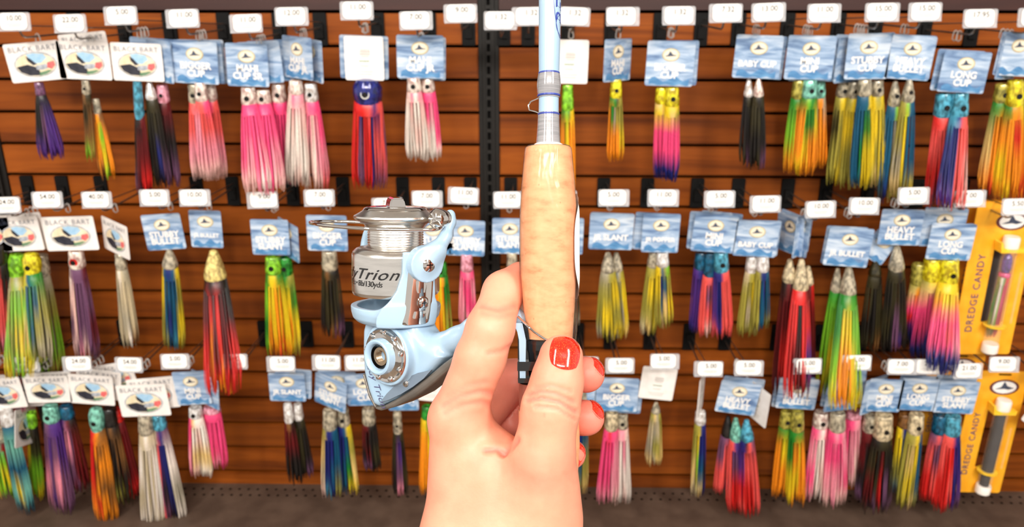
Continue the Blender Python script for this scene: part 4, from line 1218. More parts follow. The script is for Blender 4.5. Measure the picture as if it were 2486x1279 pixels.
vs, fs = ring2d(0.021, 0.0, 0.0275, 0.0052, 0.00032)
rod_print('rod_emblem', vs, fs, 62, 0.36, 26.6, M['navyband'])
vs, fs = ring2d(0.0, 0.0, 0.0052, 0.0042, 0.00026)
rod_print('rod_emblem', vs, fs, 64, 0.20, 26.6, M['navyband'])
# white sticker on the film, right side of the grip
mb = MB(); vs = []; fs = []
NY, NA = 24, 10
for i in range(NY + 1):
    py = 468 + (727 - 468) * i / NY
    t = i / NY
    fr_ = 0.62 - 0.9 * (abs(t - 0.5) * 2) ** 3.2          # how far the label reaches round to the front
    for k in range(NA + 1):
        an = -1.6 + (fr_ + 1.6) * k / NA
        r = (73.2 + (2.2 if k < 9 else 0)) * (D0 + rw(py) / 1000) / F
        c = q(rx(py), py, rw(py))
        vs.append(c + Vector((r * math.cos(an), -r * math.sin(an), 0)))
for i in range(NY):
    for k in range(NA): fs.append((i * (NA + 1) + k, i * (NA + 1) + k + 1, (i + 1) * (NA + 1) + k + 1, (i + 1) * (NA + 1) + k))
mb.add(vs, fs); mb.build('sticker', M['paper'], rod, True)
# ------------------------------------------------------------------ the hand
def seg(*pts): return [(np.array(q(x, y, w)), r / 1000) for x, y, w, r in pts]


THUMB = seg((1308, 1240, -6, 17.0), (1318, 1110, -19, 14.0), (1337, 990, -23, 12.5), (1353, 925, -23.5, 11.1), (1362, 866, -22, 9.9))
INDEX = seg((1112, 1010, -2, 12.6), (1166, 870, -9, 11.4), (1190, 798, -10.5, 10.7), (1222, 708, 3, 9.4), (1262, 672, 13, 7.6))
MIDDLE = seg((1128, 1040, 18, 12.6), (1238, 925, 40, 10.8), (1345, 905, 30, 9.6), (1424, 909, 4, 8.7))
RING = seg((1124, 1110, 26, 12.4), (1232, 1022, 46, 10.6), (1345, 1012, 32, 9.4), (1424, 1014, 5, 8.6))
PINKY = seg((1120, 1180, 30, 11.5), (1230, 1100, 46, 9.2), (1320, 1098, 32, 8.0), (1388, 1104, 10, 6.9))
PALM = [
    seg((1118, 1640, -6, 21), (1124, 1330, 2, 18.6)), seg((1124, 1330, 2, 18.6), (1114, 1030, 2, 13.5)),
    seg((1300, 1640, -6, 21), (1303, 1330, -2, 18.2)), seg((1303, 1330, -2, 18.2), (1318, 1150, -13, 14.0)),
    seg((1215, 1640, -8, 21), (1215, 1340, -1, 19)), seg((1215, 1340, -1, 19), (1180, 1110, 0, 14.5)),
    seg((1215, 1350, 16, 19), (1140, 1080, 22, 14)), seg((1250, 1340, 16, 18), (1200, 1160, 24, 13.5)),
    seg((1240, 1260, -6, 16), (1232, 1165, -4, 12)),
]


def chain(P, ch, k=0.004):
    d = None
    for (a, ra), (b2, rb) in zip(ch[:-1], ch[1:]):
        e = capsule(P, a, b2, ra, rb)
        d = e if d is None else smin(d, e, k)
    return d


def hand_sdf(P):
    d = None
    for sgm in PALM:
        e = capsule(P, sgm[0][0], sgm[1][0], sgm[0][1], sgm[1][1])
        d = e if d is None else smin(d, e, 0.014)
    for ch, kk, sig in ((MIDDLE, 0.010, 0.016), (RING, 0.010, 0.016), (PINKY, 0.010, 0.016), (INDEX, 0.013, 0.020), (THUMB, 0.022, 0.026)):
        e = chain(P, ch)
        r0 = np.linalg.norm(P - ch[0][0], axis=-1)
        d = smin(d, e, 0.0012 + kk * np.exp(-(r0 / sig) ** 2))
    return d


lo = np.array(q(985, 1560, -44)); hi = np.array(q(1510, 590, 62))
lo = np.minimum(lo, np.array(q(985, 1560, 62))); hi = np.maximum(hi, np.array(q(1510, 590, -44)))
hv, hf = surface_nets(hand_sdf, lo, hi, 0.00115)
hv = relax(hv, hf, 3, 0.5)
# skin folds, pressed into the side that faces the eye: polylines of the photograph with a depth in mm
FOLDS = [
    ([(1283, 958), (1310, 950), (1350, 956), (1392, 975)], 0.50, 1.1), ([(1280, 972), (1315, 966), (1360, 976), (1398, 1000)], 0.62, 1.1),
    ([(1300, 940), (1340, 936), (1385, 950)], 0.30, 1.0), ([(1300, 986), (1350, 990), (1395, 1016)], 0.34, 1.0),
    ([(1352, 893), (1372, 896), (1394, 892)], 0.22, 0.8),
    ([(1222, 1101), (1206, 1092), (1180, 1094)], 0.7, 1.4), ([(1222, 1102), (1240, 1086), (1254, 1068)], 0.9, 1.6),
    ([(1075, 985), (1115, 962), (1165, 950), (1205, 958)], 0.42, 1.6), ([(1080, 1003), (1120, 982), (1170, 975), (1212, 990)], 0.34, 1.6), ([(1085, 962), (1130, 938), (1180, 928)], 0.25, 1.4),
    ([(1170, 742), (1210, 752), (1250, 744)], 0.45, 1.5), ([(1172, 760), (1212, 768), (1246, 762)], 0.28, 1.3), ([(1186, 858), (1220, 852), (1240, 840)], 0.3, 1.2),
    ([(1372, 1150), (1384, 1166), (1396, 1172)], 0.12, 1.2),
]
# picture coordinates of the vertices (only to lay the folds out)
dd = D0 + hv[:, 1]
hpx = (hv[:, 0] + 90 * D0 / F) / dd * F + 1243.0
hpy = 639.5 - (hv[:, 2] - 260 * D0 / F) / dd * F
eps = 4e-4
grd = np.stack([hand_sdf(hv + np.array(e)) - hand_sdf(hv - np.array(e)) for e in ((eps, 0, 0), (0, eps, 0), (0, 0, eps))], 1)
grd /= np.linalg.norm(grd, axis=1)[:, None]
front = np.clip(-grd[:, 1] * 2 + 0.2, 0, 1) * (hv[:, 1] < 0.006)
disp = np.zeros(len(hv)); fold = np.zeros(len(hv))
for pl, dep, sg in FOLDS:
    dm = np.full(len(hv), 1e9)
    for (x0, y0), (x1, y1) in zip(pl[:-1], pl[1:]):
        ex_, ey_ = x1 - x0, y1 - y0
        t = np.clip(((hpx - x0) * ex_ + (hpy - y0) * ey_) / (ex_ * ex_ + ey_ * ey_), 0, 1)
        dm = np.minimum(dm, np.hypot(hpx - x0 - t * ex_, hpy - y0 - t * ey_))
    mm = dm * 0.195
    g = np.exp(-(mm / sg) ** 2)
    disp -= dep * 0.0013 * (g - 0.35 * np.exp(-((mm - 1.9 * sg) / sg) ** 2)) * front
    fold = np.maximum(fold, g * front * min(1, dep * 1.3))
hv = hv + grd * disp[:, None]
# skin colour: pinker fingertips and folds
base = PLIN_SKIN = np.array(s2l((232, 158, 130)))
pink = np.array(s2l((232, 116, 104)))
mixf = np.zeros(len(hv))
for ch, rad, amt in ((MIDDLE, 0.016, 0.85), (RING, 0.016, 0.85), (PINKY, 0.014, 0.85), (THUMB, 0.012, 0.35), (INDEX, 0.014, 0.35)):
    mixf = np.maximum(mixf, amt * np.exp(-(np.linalg.norm(hv - ch[-1][0], axis=1) / rad) ** 2))
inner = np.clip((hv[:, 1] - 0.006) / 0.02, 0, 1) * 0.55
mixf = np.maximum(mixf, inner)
mixf = np.maximum(mixf, fold * 0.8)
for (x, y, s_, a_) in ((1310, 1160, 60, .18), (1100, 985, 55, .22), (1375, 1130, 45, .12), (1060, 1180, 60, .12)):
    mixf = np.maximum(mixf, a_ * np.exp(-((hpx - x) ** 2 + (hpy - y) ** 2) / s_ ** 2))
hc = base * (1 - mixf[:, None]) + pink * mixf[:, None]
mole = np.exp(-((hpx - 1321) ** 2 + (hpy - 1007) ** 2) / 3.2 ** 2) * front
hc = hc * (1 - 0.4 * mole[:, None])
hand = link('hand', np_mesh('hand', hv, hf, hc), M['skin'])
hand.matrix_world = Matrix.Translation(ORG) @ FM
tag(hand, 'left hand with red glitter nails gripping the rod around its reel seat', 'hand')


def nail(cen, axis, nrm, ln, wd, sdf, lift=0.0005, free=0.15):
    """a nail laid onto the finger: rays from outside along -nrm until the skin"""
    cen, axis, nrm = np.array(cen), np.array(axis, float), np.array(nrm, float)
    axis /= np.linalg.norm(axis); nrm -= axis * (nrm @ axis); nrm /= np.linalg.norm(nrm)
    side = np.cross(axis, nrm)
    NU, NV = 18, 16
    P = []; ring = []
    for i in range(NU + 1):
        for j in range(NV + 1):
            u, v = -1 + 2 * i / NU, -1 + 2 * j / NV
            # square -> rounded outline
            ux, vx = u * math.sqrt(1 - v * v / 2 * 0.75), v * math.sqrt(1 - u * u / 2 * 0.75)
            P.append(cen + axis * ux * ln / 2 + side * vx * wd / 2 + nrm * 0.03)
    P = np.array(P)
    dist = np.zeros(len(P))
    for _ in range(60):
        dist += np.clip(sdf(P - nrm * dist[:, None]), -0.002, 0.004) * 0.8
    S = P - nrm * np.clip(dist, 0, 0.06)[:, None]
    # keep the plate smoothly domed
    S2 = S.reshape(NU + 1, NV + 1, 3)
    for _ in range(4):
        S2[1:-1, 1:-1] = 0.5 * S2[1:-1, 1:-1] + 0.125 * (S2[:-2, 1:-1] + S2[2:, 1:-1] + S2[1:-1, :-2] + S2[1:-1, 2:])
    S = S2.reshape(-1, 3)
    e = np.array([max(abs(-1 + 2 * i / NU), abs(-1 + 2 * j / NV)) for i in range(NU + 1) for j in range(NV + 1)])
    top = S + nrm * (lift * np.clip((1 - e ** 6), 0, 1) + 0.00005)[:, None]
    fs = [(i * (NV + 1) + j, i * (NV + 1) + j + 1, (i + 1) * (NV + 1) + j + 1, (i + 1) * (NV + 1) + j) for i in range(NU) for j in range(NV)]
    bot = S - nrm * 0.0006
    nn = len(S)
    mb = MB(); mb.add(list(top) + list(bot), fs + [tuple(k + nn for k in f[::-1]) for f in fs])
    return mb.build('fingernail', M['nail'], hand, True)


thumb_sdf = lambda P: chain(P, THUMB)
tax = THUMB[4][0] - THUMB[3][0]
nail(np.array(q(1365, 857, -22)), tax, (0.10, -1, 0.05), 0.0145, 0.0138, thumb_sdf, 0.0006)
for ch, nr, ln, wd in ((MIDDLE, (0.45, 0.62, 0.62), 0.0100, 0.0092), (RING, (0.45, 0.58, 0.66), 0.0100, 0.0092), (PINKY, (0.42, 0.62, 0.66), 0.0075, 0.007)):
    ax_ = ch[-1][0] - ch[-2][0]
    fn = (lambda c: (lambda P: chain(P, c)))(ch)
    axn = ax_ / np.linalg.norm(ax_)
    nail(ch[-1][0] + axn * 0.0035, ax_, nr, ln, wd, fn, 0.0005)
# ------------------------------------------------------------------ the spinning reel
reel = empty('spinning_reel', (0, 0, 0))
tag(reel, 'pale blue spinning reel with silver spool, mounted on the rod', 'fishing reel')
YAW, TIP = math.radians(36), math.radians(7)
# reel frame in the held frame: ba spool axis, bn normal of the side plate, bs towards the rod
ba = Vector((0.01, -math.sin(TIP), math.cos(TIP))).normalized()
bn = Vector((-math.sin(YAW), -math.cos(YAW), 0)); bn = (bn - ba * bn.dot(ba)).normalized()
bs = ba.cross(bn).normalized()
if bs.x < 0: bs = -bs
RO = q(961, 650, 44)          # a point on the spool axis
RM = Matrix(((bs.x, -bn.x, ba.x, RO.x), (bs.y, -bn.y, ba.y, RO.y), (bs.z, -bn.z, ba.z, RO.z), (0, 0, 0, 1)))
reel.matrix_world = Matrix.Translation(ORG) @ FM @ RM
RI = RM.inverted()
EYE = Vector((-90 * D0 / F, -D0, 260 * D0 / F))


def rp(px, py, c=0.0):
    """sight line onto the plane c mm in front of the spool axis (towards the side plate normal) -> reel frame, metres"""
    e = RI @ EYE
    p = RI @ q(px, py, 40)
    d = p - e
    t = (-c / 1000 - e.y) / d.y
    return e + d * t


def rw_(px, py, w):
    return RI @ q(px, py, w)


def ah(py):
    """height on the spool axis that shows at py"""
    best = None
    lo_, hi_ = -0.2, 0.2
    for _ in range(50):
        m = (lo_ + hi_) / 2
        P = RM @ Vector((0, 0, m)); d = D0 + P.y
        y = 639.5 - (P.z - 260 * D0 / F) / d * F
        if y > py: lo_ = m
        else: hi_ = m
    return lo_


RPX = (D0 + 0.044) / F


def rl(name, prof, material, n=64, parent=reel, axis=(0, 0), smooth=True, cap=True):
    mb = MB(); fr = Matrix.Translation((axis[0], axis[1], 0))
    mb.lathe([(r * RPX, ah(py)) for py, r in prof], n, fr, 0, cap)
    return mb.build(name, material, parent, smooth)


def sdf_part(name, fn, lo, hi, h, material, parent=reel, it=2):
    v, f = surface_nets(fn, lo, hi, h)
    v = relax(v, f, it, 0.5)
    o = link(name, np_mesh(name, v, f), material, parent)
    return o


def poly_sdf(P2, poly):
    poly = np.array(poly)
    d = np.full(len(P2), 1e9); s = np.ones(len(P2))
    n = len(poly)
    for i in range(n):
        a, c = poly[i], poly[i - 1]
        e = c - a; w = P2 - a
        t = np.clip((w @ e) / (e @ e), 0, 1)
        dd_ = w - t[:, None] * e
        d = np.minimum(d, (dd_ * dd_).sum(1))
        c1 = P2[:, 1] >= a[1]; c2 = P2[:, 1] < c[1]; c3 = e[0] * w[:, 1] > e[1] * w[:, 0]
        flip = (c1 & c2 & c3) | (~c1 & ~c2 & ~c3)
        s = np.where(flip, -s, s)
    return s * np.sqrt(d)


def prism_sdf(P, poly, c0, c1, r=0.0015):
    """polygon in the side plane (a, b), depth from c0 to c1 along -y, rounded by r"""
    d2 = poly_sdf(P[:, [0, 2]], poly) + r
    mid, hf_ = -(c0 + c1) / 2, abs(c1 - c0) / 2 - r
    dz = np.abs(P[:, 1] - mid) - hf_
    return np.minimum(np.maximum(d2, dz), 0) + np.sqrt(np.maximum(d2, 0) ** 2 + np.maximum(dz, 0) ** 2) - r


# spool
spool = empty('spool', (0, 0, 0)); spool.parent = reel
rl('spool_lip', [(545, 66), (541, 78), (536, 90), (531, 98), (527, 100), (523, 99), (519, 92), (512, 80), (508, 76), (506, 70)], M['alu'], 72, spool)
rl('spool_neck', [(602, 92), (598, 74), (594, 69)] + sum([[(594 - 6.2 * k, 67.5), (594 - 6.2 * k - 2, 66), (594 - 6.2 * k - 4, 66), (594 - 6.2 * k - 5, 67.5)] for k in range(6)], []) + [(556, 67), (552, 70), (545, 75), (538, 80)], M['alu'], 72, spool)
rl('spool_skirt', [(598, 70), (599, 88), (602, 95), (609, 102.5), (614, 104.5), (618, 105), (701, 106), (706, 105), (710, 102.5), (711, 90), (706, 60)], M['alu'], 96, spool)
rl('drag_cap', [(508, 77), (505, 75), (502, 70), (501, 60), (500, 40), (499, 20)], M['chrome'], 64, spool)
top = ah(500)
mb = MB()
k = RPX
kp = [(-20 * k, top - .001), (-16 * k, top + 16 * k), (-12 * k, top + 21 * k), (12 * k, top + 21 * k), (16 * k, top + 16 * k), (21 * k, top - .001)]
mb.prism(kp, -42 * k, 42 * k)
ob = mb.build('drag_grip', M['chrome'], spool)
ob.rotation_euler = (0, 0, 0.9)
bm = bmesh.new(); bm.from_mesh(ob.data); bmesh.ops.bevel(bm, geom=bm.edges[:], offset=0.0007, segments=2, affect='EDGES'); bm.to_mesh(ob.data); bm.free()
for p_ in ob.data.polygons: p_.use_smooth = True
sharp(ob.data, 50)


def spool_text(name, s, size, py, ang_end, r_px, material, shear, bold=0.0, space=1.0, sx=1.0):
    """print wound round the skirt; the last letter ends at ang_end (deg from the eye's side, to the right positive)"""
    vs, fs = text_arrays(s, 1.0, bold, shear, space); vs, fs = densify([(x * size * sx, y * size) for x, y in vs], fs)
    xm = max(x for x, y in vs)
    r = r_px * RPX + 0.00012
    e = RI @ EYE
    a0 = math.atan2(e.y, e.x) + math.radians(ang_end)
    z0 = ah(py)
    mb = MB()
    mb.add([(r * math.cos(a0 + (x - xm) / r), r * math.sin(a0 + (x - xm) / r), z0 + y) for x, y in vs], fs)
    return mb.build(name, material, spool, fix=False)


spool_text('spool_lettering', 'LadyTrion', 0.0079, 655, 5, 106.0, M['gloss_black'], 0.45, 0.004, 1.1, 1.3)
spool_text('spool_capacity_lettering', '6lb/145yds \u2022 8lb/130yds', 0.0041, 677, -17, 106.0, M['gloss_black'], 0.1, 0.0, 0.9)

# rotor: cup under the spool and two arms
zc0, zc1 = ah(737), ah(782)
AW = rw_(1025, 640, 44 - 23.4)      # pivot of the near arm
ang_arm = math.atan2(AW.y, AW.x)
ca, sa = math.cos(ang_arm), math.sin(ang_arm)


def arm_frame(P):
    """radial, tangential, height around the near arm"""
    return P[:, 0] * ca + P[:, 1] * sa, -P[:, 0] * sa + P[:, 1] * ca, P[:, 2]


def rot_sdf(P):
    r = np.hypot(P[:, 0], P[:, 1]); z = P[:, 2]
    # cup: rounded frustum
    rad = np.interp(z, [ah(782), ah(778), ah(774), ah(765), ah(750), ah(735)], [70 * RPX, 86 * RPX, 95 * RPX, 104 * RPX, 108 * RPX, 109 * RPX])
    d = np.maximum(r - rad, np.maximum(z - zc0, zc1 - z)) 
    inner = np.maximum(r - rad + 0.0035, zc1 + 0.0045 - z)
    d = np.maximum(d, -inner)
    u, v, z = arm_frame(P)
    for sg in (1, -1):
        uu = u * sg
        rc = 112 * RPX
        top_ = ah(600)
        # arm plate follows the rim
        zz = [ah(790), ah(775), ah(750), ah(720), ah(690), ah(650), ah(600)]
        arc = np.arctan2(v * sg, uu) * rc
        if sg > 0:
            lft = np.interp(z, zz, [98 * RPX, 98 * RPX, 92 * RPX, 74 * RPX, 53 * RPX, 40 * RPX, 38 * RPX])
            rgt = np.interp(z, zz, [38 * RPX, 42 * RPX, 45 * RPX, 46 * RPX, 46 * RPX, 44 * RPX, 40 * RPX])
            side = np.maximum(arc - rgt, -arc - lft)
        else:
            side = np.abs(arc + 30 * RPX) - 22 * RPX
        da = np.abs(np.hypot(u, v) - 113 * RPX) - 0.0016
        e = np.maximum(np.maximum(da, side * 0.8), np.maximum(ah(774) - z, z - top_))
        e = np.where(uu > 0, e, 1.0)
        d = smin(d, e, 0.0065)
    return d


L_ = 0.036
rotor = sdf_part('rotor', rot_sdf, (-L_, -L_, ah(800) - .002), (L_, L_, ah(590)), 0.00055, M['blue'], reel, 2)


def on_arm(u_px, v_px, py, sg=1):
    """point on the arm: u from the axis, v along the tangent (px)"""
    rr = u_px * RPX; a = v_px * RPX / (112 * RPX)
    th = ang_arm + a + (0 if sg > 0 else PI)
    return Vector((rr * math.cos(th), rr * math.sin(th), ah(py - 12)))


# chrome cover plate, its rim and screw on the near arm
def arm_plate(name, poly, u0, u1, material, parent=rotor, nsub=6):
    mb = MB()
    n = len(poly)
    a = [on_arm(u1, v, y) for v, y in poly]; b2 = [on_arm(u0, v, y) for v, y in poly]
    mb.add(a + b2, [tuple(range(n)), tuple(range(2 * n - 1, n - 1, -1))] + [(i, i + n, (i + 1) % n + n, (i + 1) % n) for i in range(n)])
    return mb.build(name, material, parent)


def cover_grid(name, rows, u0, u1, material, parent, nv=10):
    """curved plate on the arm: rows of (apparent y, left v, right v)"""
    mb = MB(); vs = []; fs = []
    nr = len(rows)
    for u in (u1, u0):
        for y, a, b2 in rows:
            for k_ in range(nv + 1):
                t_ = k_ / nv
                e_ = min(t_, 1 - t_) * nv
                vs.append(on_arm(u - (3 if (u == u1 and e_ < 0.5) else 0), a + (b2 - a) * t_, y))
    w_ = nv + 1
    for i in range(nr - 1):
        for k_ in range(nv): fs.append((i * w_ + k_, i * w_ + k_ + 1, (i + 1) * w_ + k_ + 1, (i + 1) * w_ + k_))
    o_ = nr * w_
    fs += [tuple(x + o_ for x in f[::-1]) for f in list(fs)]
    for k_ in range(nv):
        fs += [(k_, k_ + 1, k_ + 1 + o_, k_ + o_), ((nr - 1) * w_ + k_, (nr - 1) * w_ + k_ + 1, (nr - 1) * w_ + k_ + 1 + o_, (nr - 1) * w_ + k_ + o_)]
    for i in range(nr - 1):
        fs += [(i * w_, (i + 1) * w_, (i + 1) * w_ + o_, i * w_ + o_), (i * w_ + nv, (i + 1) * w_ + nv, (i + 1) * w_ + nv + o_, i * w_ + nv + o_)]
    mb.add(vs, fs)
    return mb.build(name, material, parent, True)


cover = cover_grid('arm_cover', [(656, -26, 32), (660, -28, 34), (690, -31, 34), (720, -34, 32), (750, -38, 28), (768, -42, 24), (776, -42, 20), (778, -38, 16)], 116, 124.5, M['chrome'], rotor)
cover_grid('cover_inset', [(676, -12, 14), (680, -14, 16), (698, -13, 15), (706, -10, 12)], 123, 126.5, M['chrome'], cover, 5)
cover_grid('cover_inset', [(748, -18, 12), (752, -20, 14), (760, -22, 12), (764, -20, 6)], 123, 126.5, M['chrome'], cover, 5)


def screw(center, nrm, rad, parent, material=M['chrome']):
    nrm = Vector(nrm).normalized()
    a = Vector((0, 0, 1)); x = a.cross(nrm).normalized(); y = nrm.cross(x)
    fr = Matrix(((x.x, y.x, nrm.x, center.x), (x.y, y.y, nrm.y, center.y), (x.z, y.z, nrm.z, center.z), (0, 0, 0, 1)))
    mb = MB()
    mb.lathe([(rad * 1.22, 0), (rad * 1.22, rad * .18), (rad * 1.04, rad * .20), (rad, rad * .12), (rad * .98, rad * .3), (rad * .7, rad * .5), (rad * .3, rad * .56)], 32, fr)
    s = mb.build('screw', material, parent, True)
    mb = MB()
    for k in range(2):
        for sx, sy in ((rad * 1.05, rad * .2),) if k == 0 else ((rad * .2, rad * 1.05),):
            p0 = [fr @ Vector((i * sx / 2, j * sy / 2, rad * .575)) for i, j in ((-1, -1), (1, -1), (1, 1), (-1, 1))]
            mb.add(p0, [(0, 1, 2, 3)])
    mb.build('screw_slot', M['gloss_black'], s, fix=False)
    return s


radial = Vector((ca, sa, 0))
screw(on_arm(125, 4, 729), radial, 12 * RPX, rotor)

# bail arm: a flat teardrop that swings on the pivot and rises to the line roller
piv = on_arm(121, 8, 640)
PV = [rw_(1033, 640, 22), rw_(1060, 607, 24), rw_(1082, 575, 27), rw_(1093, 540, 30), rw_(1093, 520, 31)]


def bail_sdf(P):
    x = P - np.array(piv)
    h_ = x @ np.array(radial)
    rr = np.sqrt(np.maximum((x * x).sum(1) - h_ * h_, 0))
    d = np.maximum(rr - 42 * RPX + 0.0012, np.abs(h_ - 0.0012) - 0.0020)
    d = np.where(d > 0, d, d) - 0.0012
    rs = [30, 21, 14, 12, 13]
    for i in range(4):
        d = smin(d, capsule(P, PV[i], PV[i + 1], rs[i] * RPX * 0.62, rs[i + 1] * RPX * 0.85), 0.005)
    return d


allp = np.array([piv] + PV)
bail = sdf_part('bail_arm', bail_sdf, allp.min(0) - 0.014, allp.max(0) + 0.014, 0.0005, M['blue'], reel, 2)
sc_ = piv + radial * 0.0046
screw(sc_, radial, 16.5 * RPX, bail)
# line roller
r0, r1 = rw_(1088, 531, 30), rw_(1046, 531, 24)
axv = (r1 - r0); Lr = axv.length; axv.normalize()
xx = axv.cross(Vector((0, 0, 1))).normalized(); yy = axv.cross(xx)
fr = Matrix(((xx.x, yy.x, axv.x, r0.x), (xx.y, yy.y, axv.y, r0.y), (xx.z, yy.z, axv.z, r0.z), (0, 0, 0, 1)))
mb = MB(); mb.lathe([(16 * RPX, 0), (19 * RPX, Lr * .08), (19 * RPX, Lr * .2), (22 * RPX, Lr * .26), (23.5 * RPX, Lr * .5), (25 * RPX, Lr * .7), (24 * RPX, Lr * .78), (19 * RPX, Lr * .9), (12 * RPX, Lr)], 32, fr)
mb.build('line_roller', M['chrome'], bail, True)
# bail wire
pw = [rw_(1076, 546, 27), rw_(1070, 553, 20), rw_(1052, 557, 14), rw_(1000, 557.5, 10), rw_(940, 557, 8), rw_(880, 554.5, 10), rw_(820, 550, 18), rw_(780, 546, 28), rw_(760, 542.5, 40),
      rw_(753, 540, 52), rw_(765, 538, 64), rw_(800, 537.5, 74), rw_(845, 538, 78), rw_(890, 540.5, 78)]


def smooth_path(pts, n=6):
    out = []
    for i in range(len(pts) - 1):
        p0, p1, p2, p3 = pts[max(i - 1, 0)], pts[i], pts[i + 1], pts[min(i + 2, len(pts) - 1)]
        for k in range(n):
            t = k / n
            out.append(0.5 * ((2 * p1) + (p2 - p0) * t + (2 * p0 - 5 * p1 + 4 * p2 - p3) * t * t + (3 * p1 - p0 - 3 * p2 + p3) * t ** 3))
    out.append(pts[-1])
    return out


mb = MB(); mb.tube(smooth_path(pw), 4.2 * RPX, 12); mb.build('bail_wire', M['chrome'], reel, True)
E1 = [rw_(894, 540, 78), rw_(893, 560, 76), rw_(886, 590, 72), rw_(884, 620, 70)]
mb = MB(); mb.tube(smooth_path(E1, 4), [9 * RPX] * 5 + [11 * RPX] * 8, 14); mb.build('far_bail_arm', M['blue'], reel, True)

# body with the side plate
zb = lambda x, y, c=8.0: (rp(x, y, c).x, rp(x, y, c).z)
BODY = [zb(*p) for p in ((896, 770), (888, 800), (887, 850), (890, 900), (901, 945), (914, 980), (926, 986), (965, 968), (1005, 940), (1045, 908), (1070, 882), (1082, 866), (1068, 848), (1040, 832), (1018, 800), (1006, 770))]
hub = rp(944, 860, 14)
fu = rp(1262, 800, 0)
STEM = [(rp(1058, 845, 2), .0075), (rp(1110, 822, 2), .0056), (rp(1150, 795, 1), .0048), (rp(1200, 765, 0), .0042), (rp(1236, 756, 0), .0040), (rp(1264, 775, 0), .0038)]


def body_sdf(P):
    d = prism_sdf(P, BODY, -0.007, 0.0115, 0.004)
    x = P - np.array(hub)
    rr = np.hypot(x[:, 0], x[:, 2])
    # side plate boss
    boss = np.maximum(rr - 73 * RPX, np.abs(-P[:, 1] - 0.006) - 0.0105)
    d = smin(d, boss, 0.003)
    # neck up to the rotor
    r = np.hypot(P[:, 0], P[:, 1])
    d = smin(d, np.maximum(r - 60 * RPX, np.maximum(P[:, 2] - ah(782), ah(835) - P[:, 2])), 0.004)
    for (a, ra), (b2, rb) in zip(STEM[:-1], STEM[1:]):
        d = smin(d, capsule(P, a, b2, ra, rb), 0.0035)
    return d


bx = np.array([p for p in BODY]); sx_ = np.array([s[0] for s in STEM])
lo_b = np.array([bx[:, 0].min() - .004, -0.020, bx[:, 1].min() - .004])
hi_b = np.array([sx_[:, 0].max() + .008, 0.016, max(ah(775), sx_[:, 2].max()) + .006])
body = sdf_part('body', body_sdf, lo_b, hi_b, 0.00062, M['blue'], reel, 2)
# foot that lies along the rod under the hood
mb = MB()
ft = [(1247, 1268, 784), (1256, 1273, 806), (1260, 1277, 826), (1261, 1276, 880), (1262, 1276, 920)]
vs, fs = [], []
for xa, xb_, y in ft:
    for x, w_ in ((xa, -9.2), (xb_, -9.2), (xb_, -6), (xa, -6)): vs.append(RI @ q(x, y, w_))
for i in range(4):
    for k_ in range(4): fs.append((i * 4 + k_, i * 4 + (k_ + 1) % 4, (i + 1) * 4 + (k_ + 1) % 4, (i + 1) * 4 + k_))
fs += [(0, 1, 2, 3), (16, 17, 18, 19)]
mb.add(vs, fs); mb.build('foot', M['blue'], reel)
# side plate rings and handle socket
fr = Matrix(((1, 0, 0, hub.x), (0, 0, -1, 0), (0, 1, 0, hub.z), (0, 0, 0, 1)))      # lathe axis towards the side plate normal


def hub_lathe(name, prof, material, parent=body, n=56):
    mb = MB(); mb.lathe([(r * RPX, c) for r, c in prof], n, fr, 0, False); return mb.build(name, material, parent, True)


C0 = 0.0165
hub_lathe('chrome_ring', [(67, C0 - .001), (66, C0 + .0004), (62, C0 + .0012), (56, C0 + .0008), (52, C0 + .0016), (46, C0 + .0018), (42, C0 + .0024), (38, C0 + .0028)], M['chrome'])
mb = MB()
for k_ in range(9):
    an = 2 * PI * (k_ + .3) / 9
    for j in range(1):
        c = Vector((57 * RPX * math.cos(an), 57 * RPX * math.sin(an), C0 + .0010))
        mb.lathe([(7.5 * RPX, 0), (7 * RPX, .0006), (5 * RPX, .0012), (1 * RPX, .0014)], 14, fr @ Matrix.Translation(c), 0, False)
mb.build('ring_dimples', M['chrome'], body, True)
hub_lathe('socket_collar', [(43, C0), (43, C0 + .0050), (41.5, C0 + .0062), (38, C0 + .0066), (34, C0 + .0064), (31, C0 + .0056), (29, C0 + .0040), (28.5, C0 - .002)], M['blue'])
hub_lathe('socket_wall', [(29, C0 + .004), (27, C0 - .001), (25, C0 - .004), (1, C0 - .0042)], M['gloss_black'])
hub_lathe('threaded_bushing', [(23, C0 - .004), (23, C0 + .0030), (21.5, C0 + .0036), (15, C0 + .0036)] + sum([[(15, C0 + .0034 - .0010 * j), (13, C0 + .0030 - .0010 * j)] for j in range(7)], []), M['brass'])
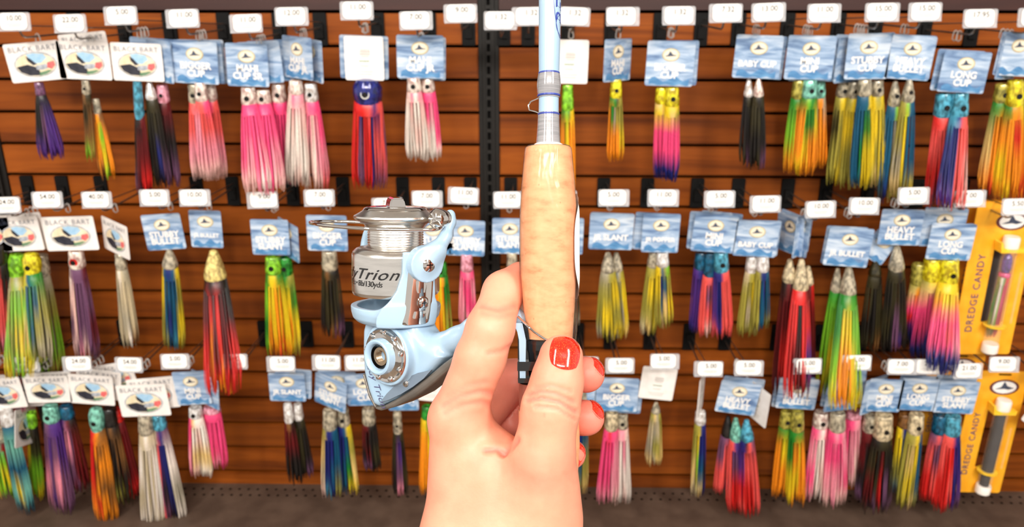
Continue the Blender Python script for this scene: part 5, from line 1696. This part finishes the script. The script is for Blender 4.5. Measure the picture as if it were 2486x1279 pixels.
# grey trim along the lower edge and the screw above it
TR = [(914, 984), (935, 984), (965, 968), (1005, 943), (1050, 908), (1085, 878), (1108, 862), (1122, 868), (1100, 894), (1060, 928), (1015, 962), (965, 986), (932, 995), (922, 992)]
tp = [zb(x, y, 8.0) for x, y in TR]
trim = sdf_part('lower_trim', lambda P: prism_sdf(P, tp, -0.006, 0.0110, 0.0016), np.array([min(x for x, z in tp) - .003, -.0135, min(z for x, z in tp) - .003]), np.array([max(x for x, z in tp) + .003, .0125, max(z for x, z in tp) + .003]), 0.0005, M['smoked'], body, 1)
LE = [zb(x, y, 8.0) for x, y in ((889, 905), (893, 905), (906, 950), (922, 984), (922, 992), (904, 960))]
sdf_part('rear_trim', lambda P: prism_sdf(P, LE, -0.006, 0.0112, 0.0008), np.array([min(x for x, z in LE) - .003, -.0135, min(z for x, z in LE) - .003]), np.array([max(x for x, z in LE) + .003, .0125, max(z for x, z in LE) + .003]), 0.0005, M['smoked'], body, 1)
RC = [zb(x, y, 11.7) for x, y in ((924, 976), (940, 955), (960, 935), (985, 918), (1015, 905), (1048, 898), (1030, 918), (1004, 938), (975, 956), (945, 970))]
mb = MB(); mb.prism(RC, -0.0121, -0.011); mb.build('grey_inlay', mat('steel_blue_inlay', rough=0.25, metal=0.2, build=w_grain((112, 128, 146), (132, 148, 164), 30)), body)
sp = rp(985, 930, 12.2)
screw(sp, Vector((0, -1, 0)), 7.5 * RPX, body)
# script on the lower left of the body
vs, fs = text_arrays('Lady Trion', 0.0062, -0.008, 0.4, 1.0)
p0, p1 = rp(901, 902, 11.9), rp(921, 958, 11.9)
dr = (p1 - p0).normalized(); nr_ = Vector((-dr.z, 0, dr.x))
ctr = (p0 + p1) / 2
mb = MB(); mb.add([ctr + dr * x - nr_ * (-y) for x, y in vs], fs); mb.build('body_lettering', M['navyink'], body, fix=False)
# seam line where the stem cover meets the body
mb = MB()
sl = [rp(1018, 790, 12.2), rp(1036, 812, 12.2), rp(1036, 826, 12.0), rp(1020, 845, 12.2), rp(1019, 880, 12.2), rp(1020, 896, 12.2)]
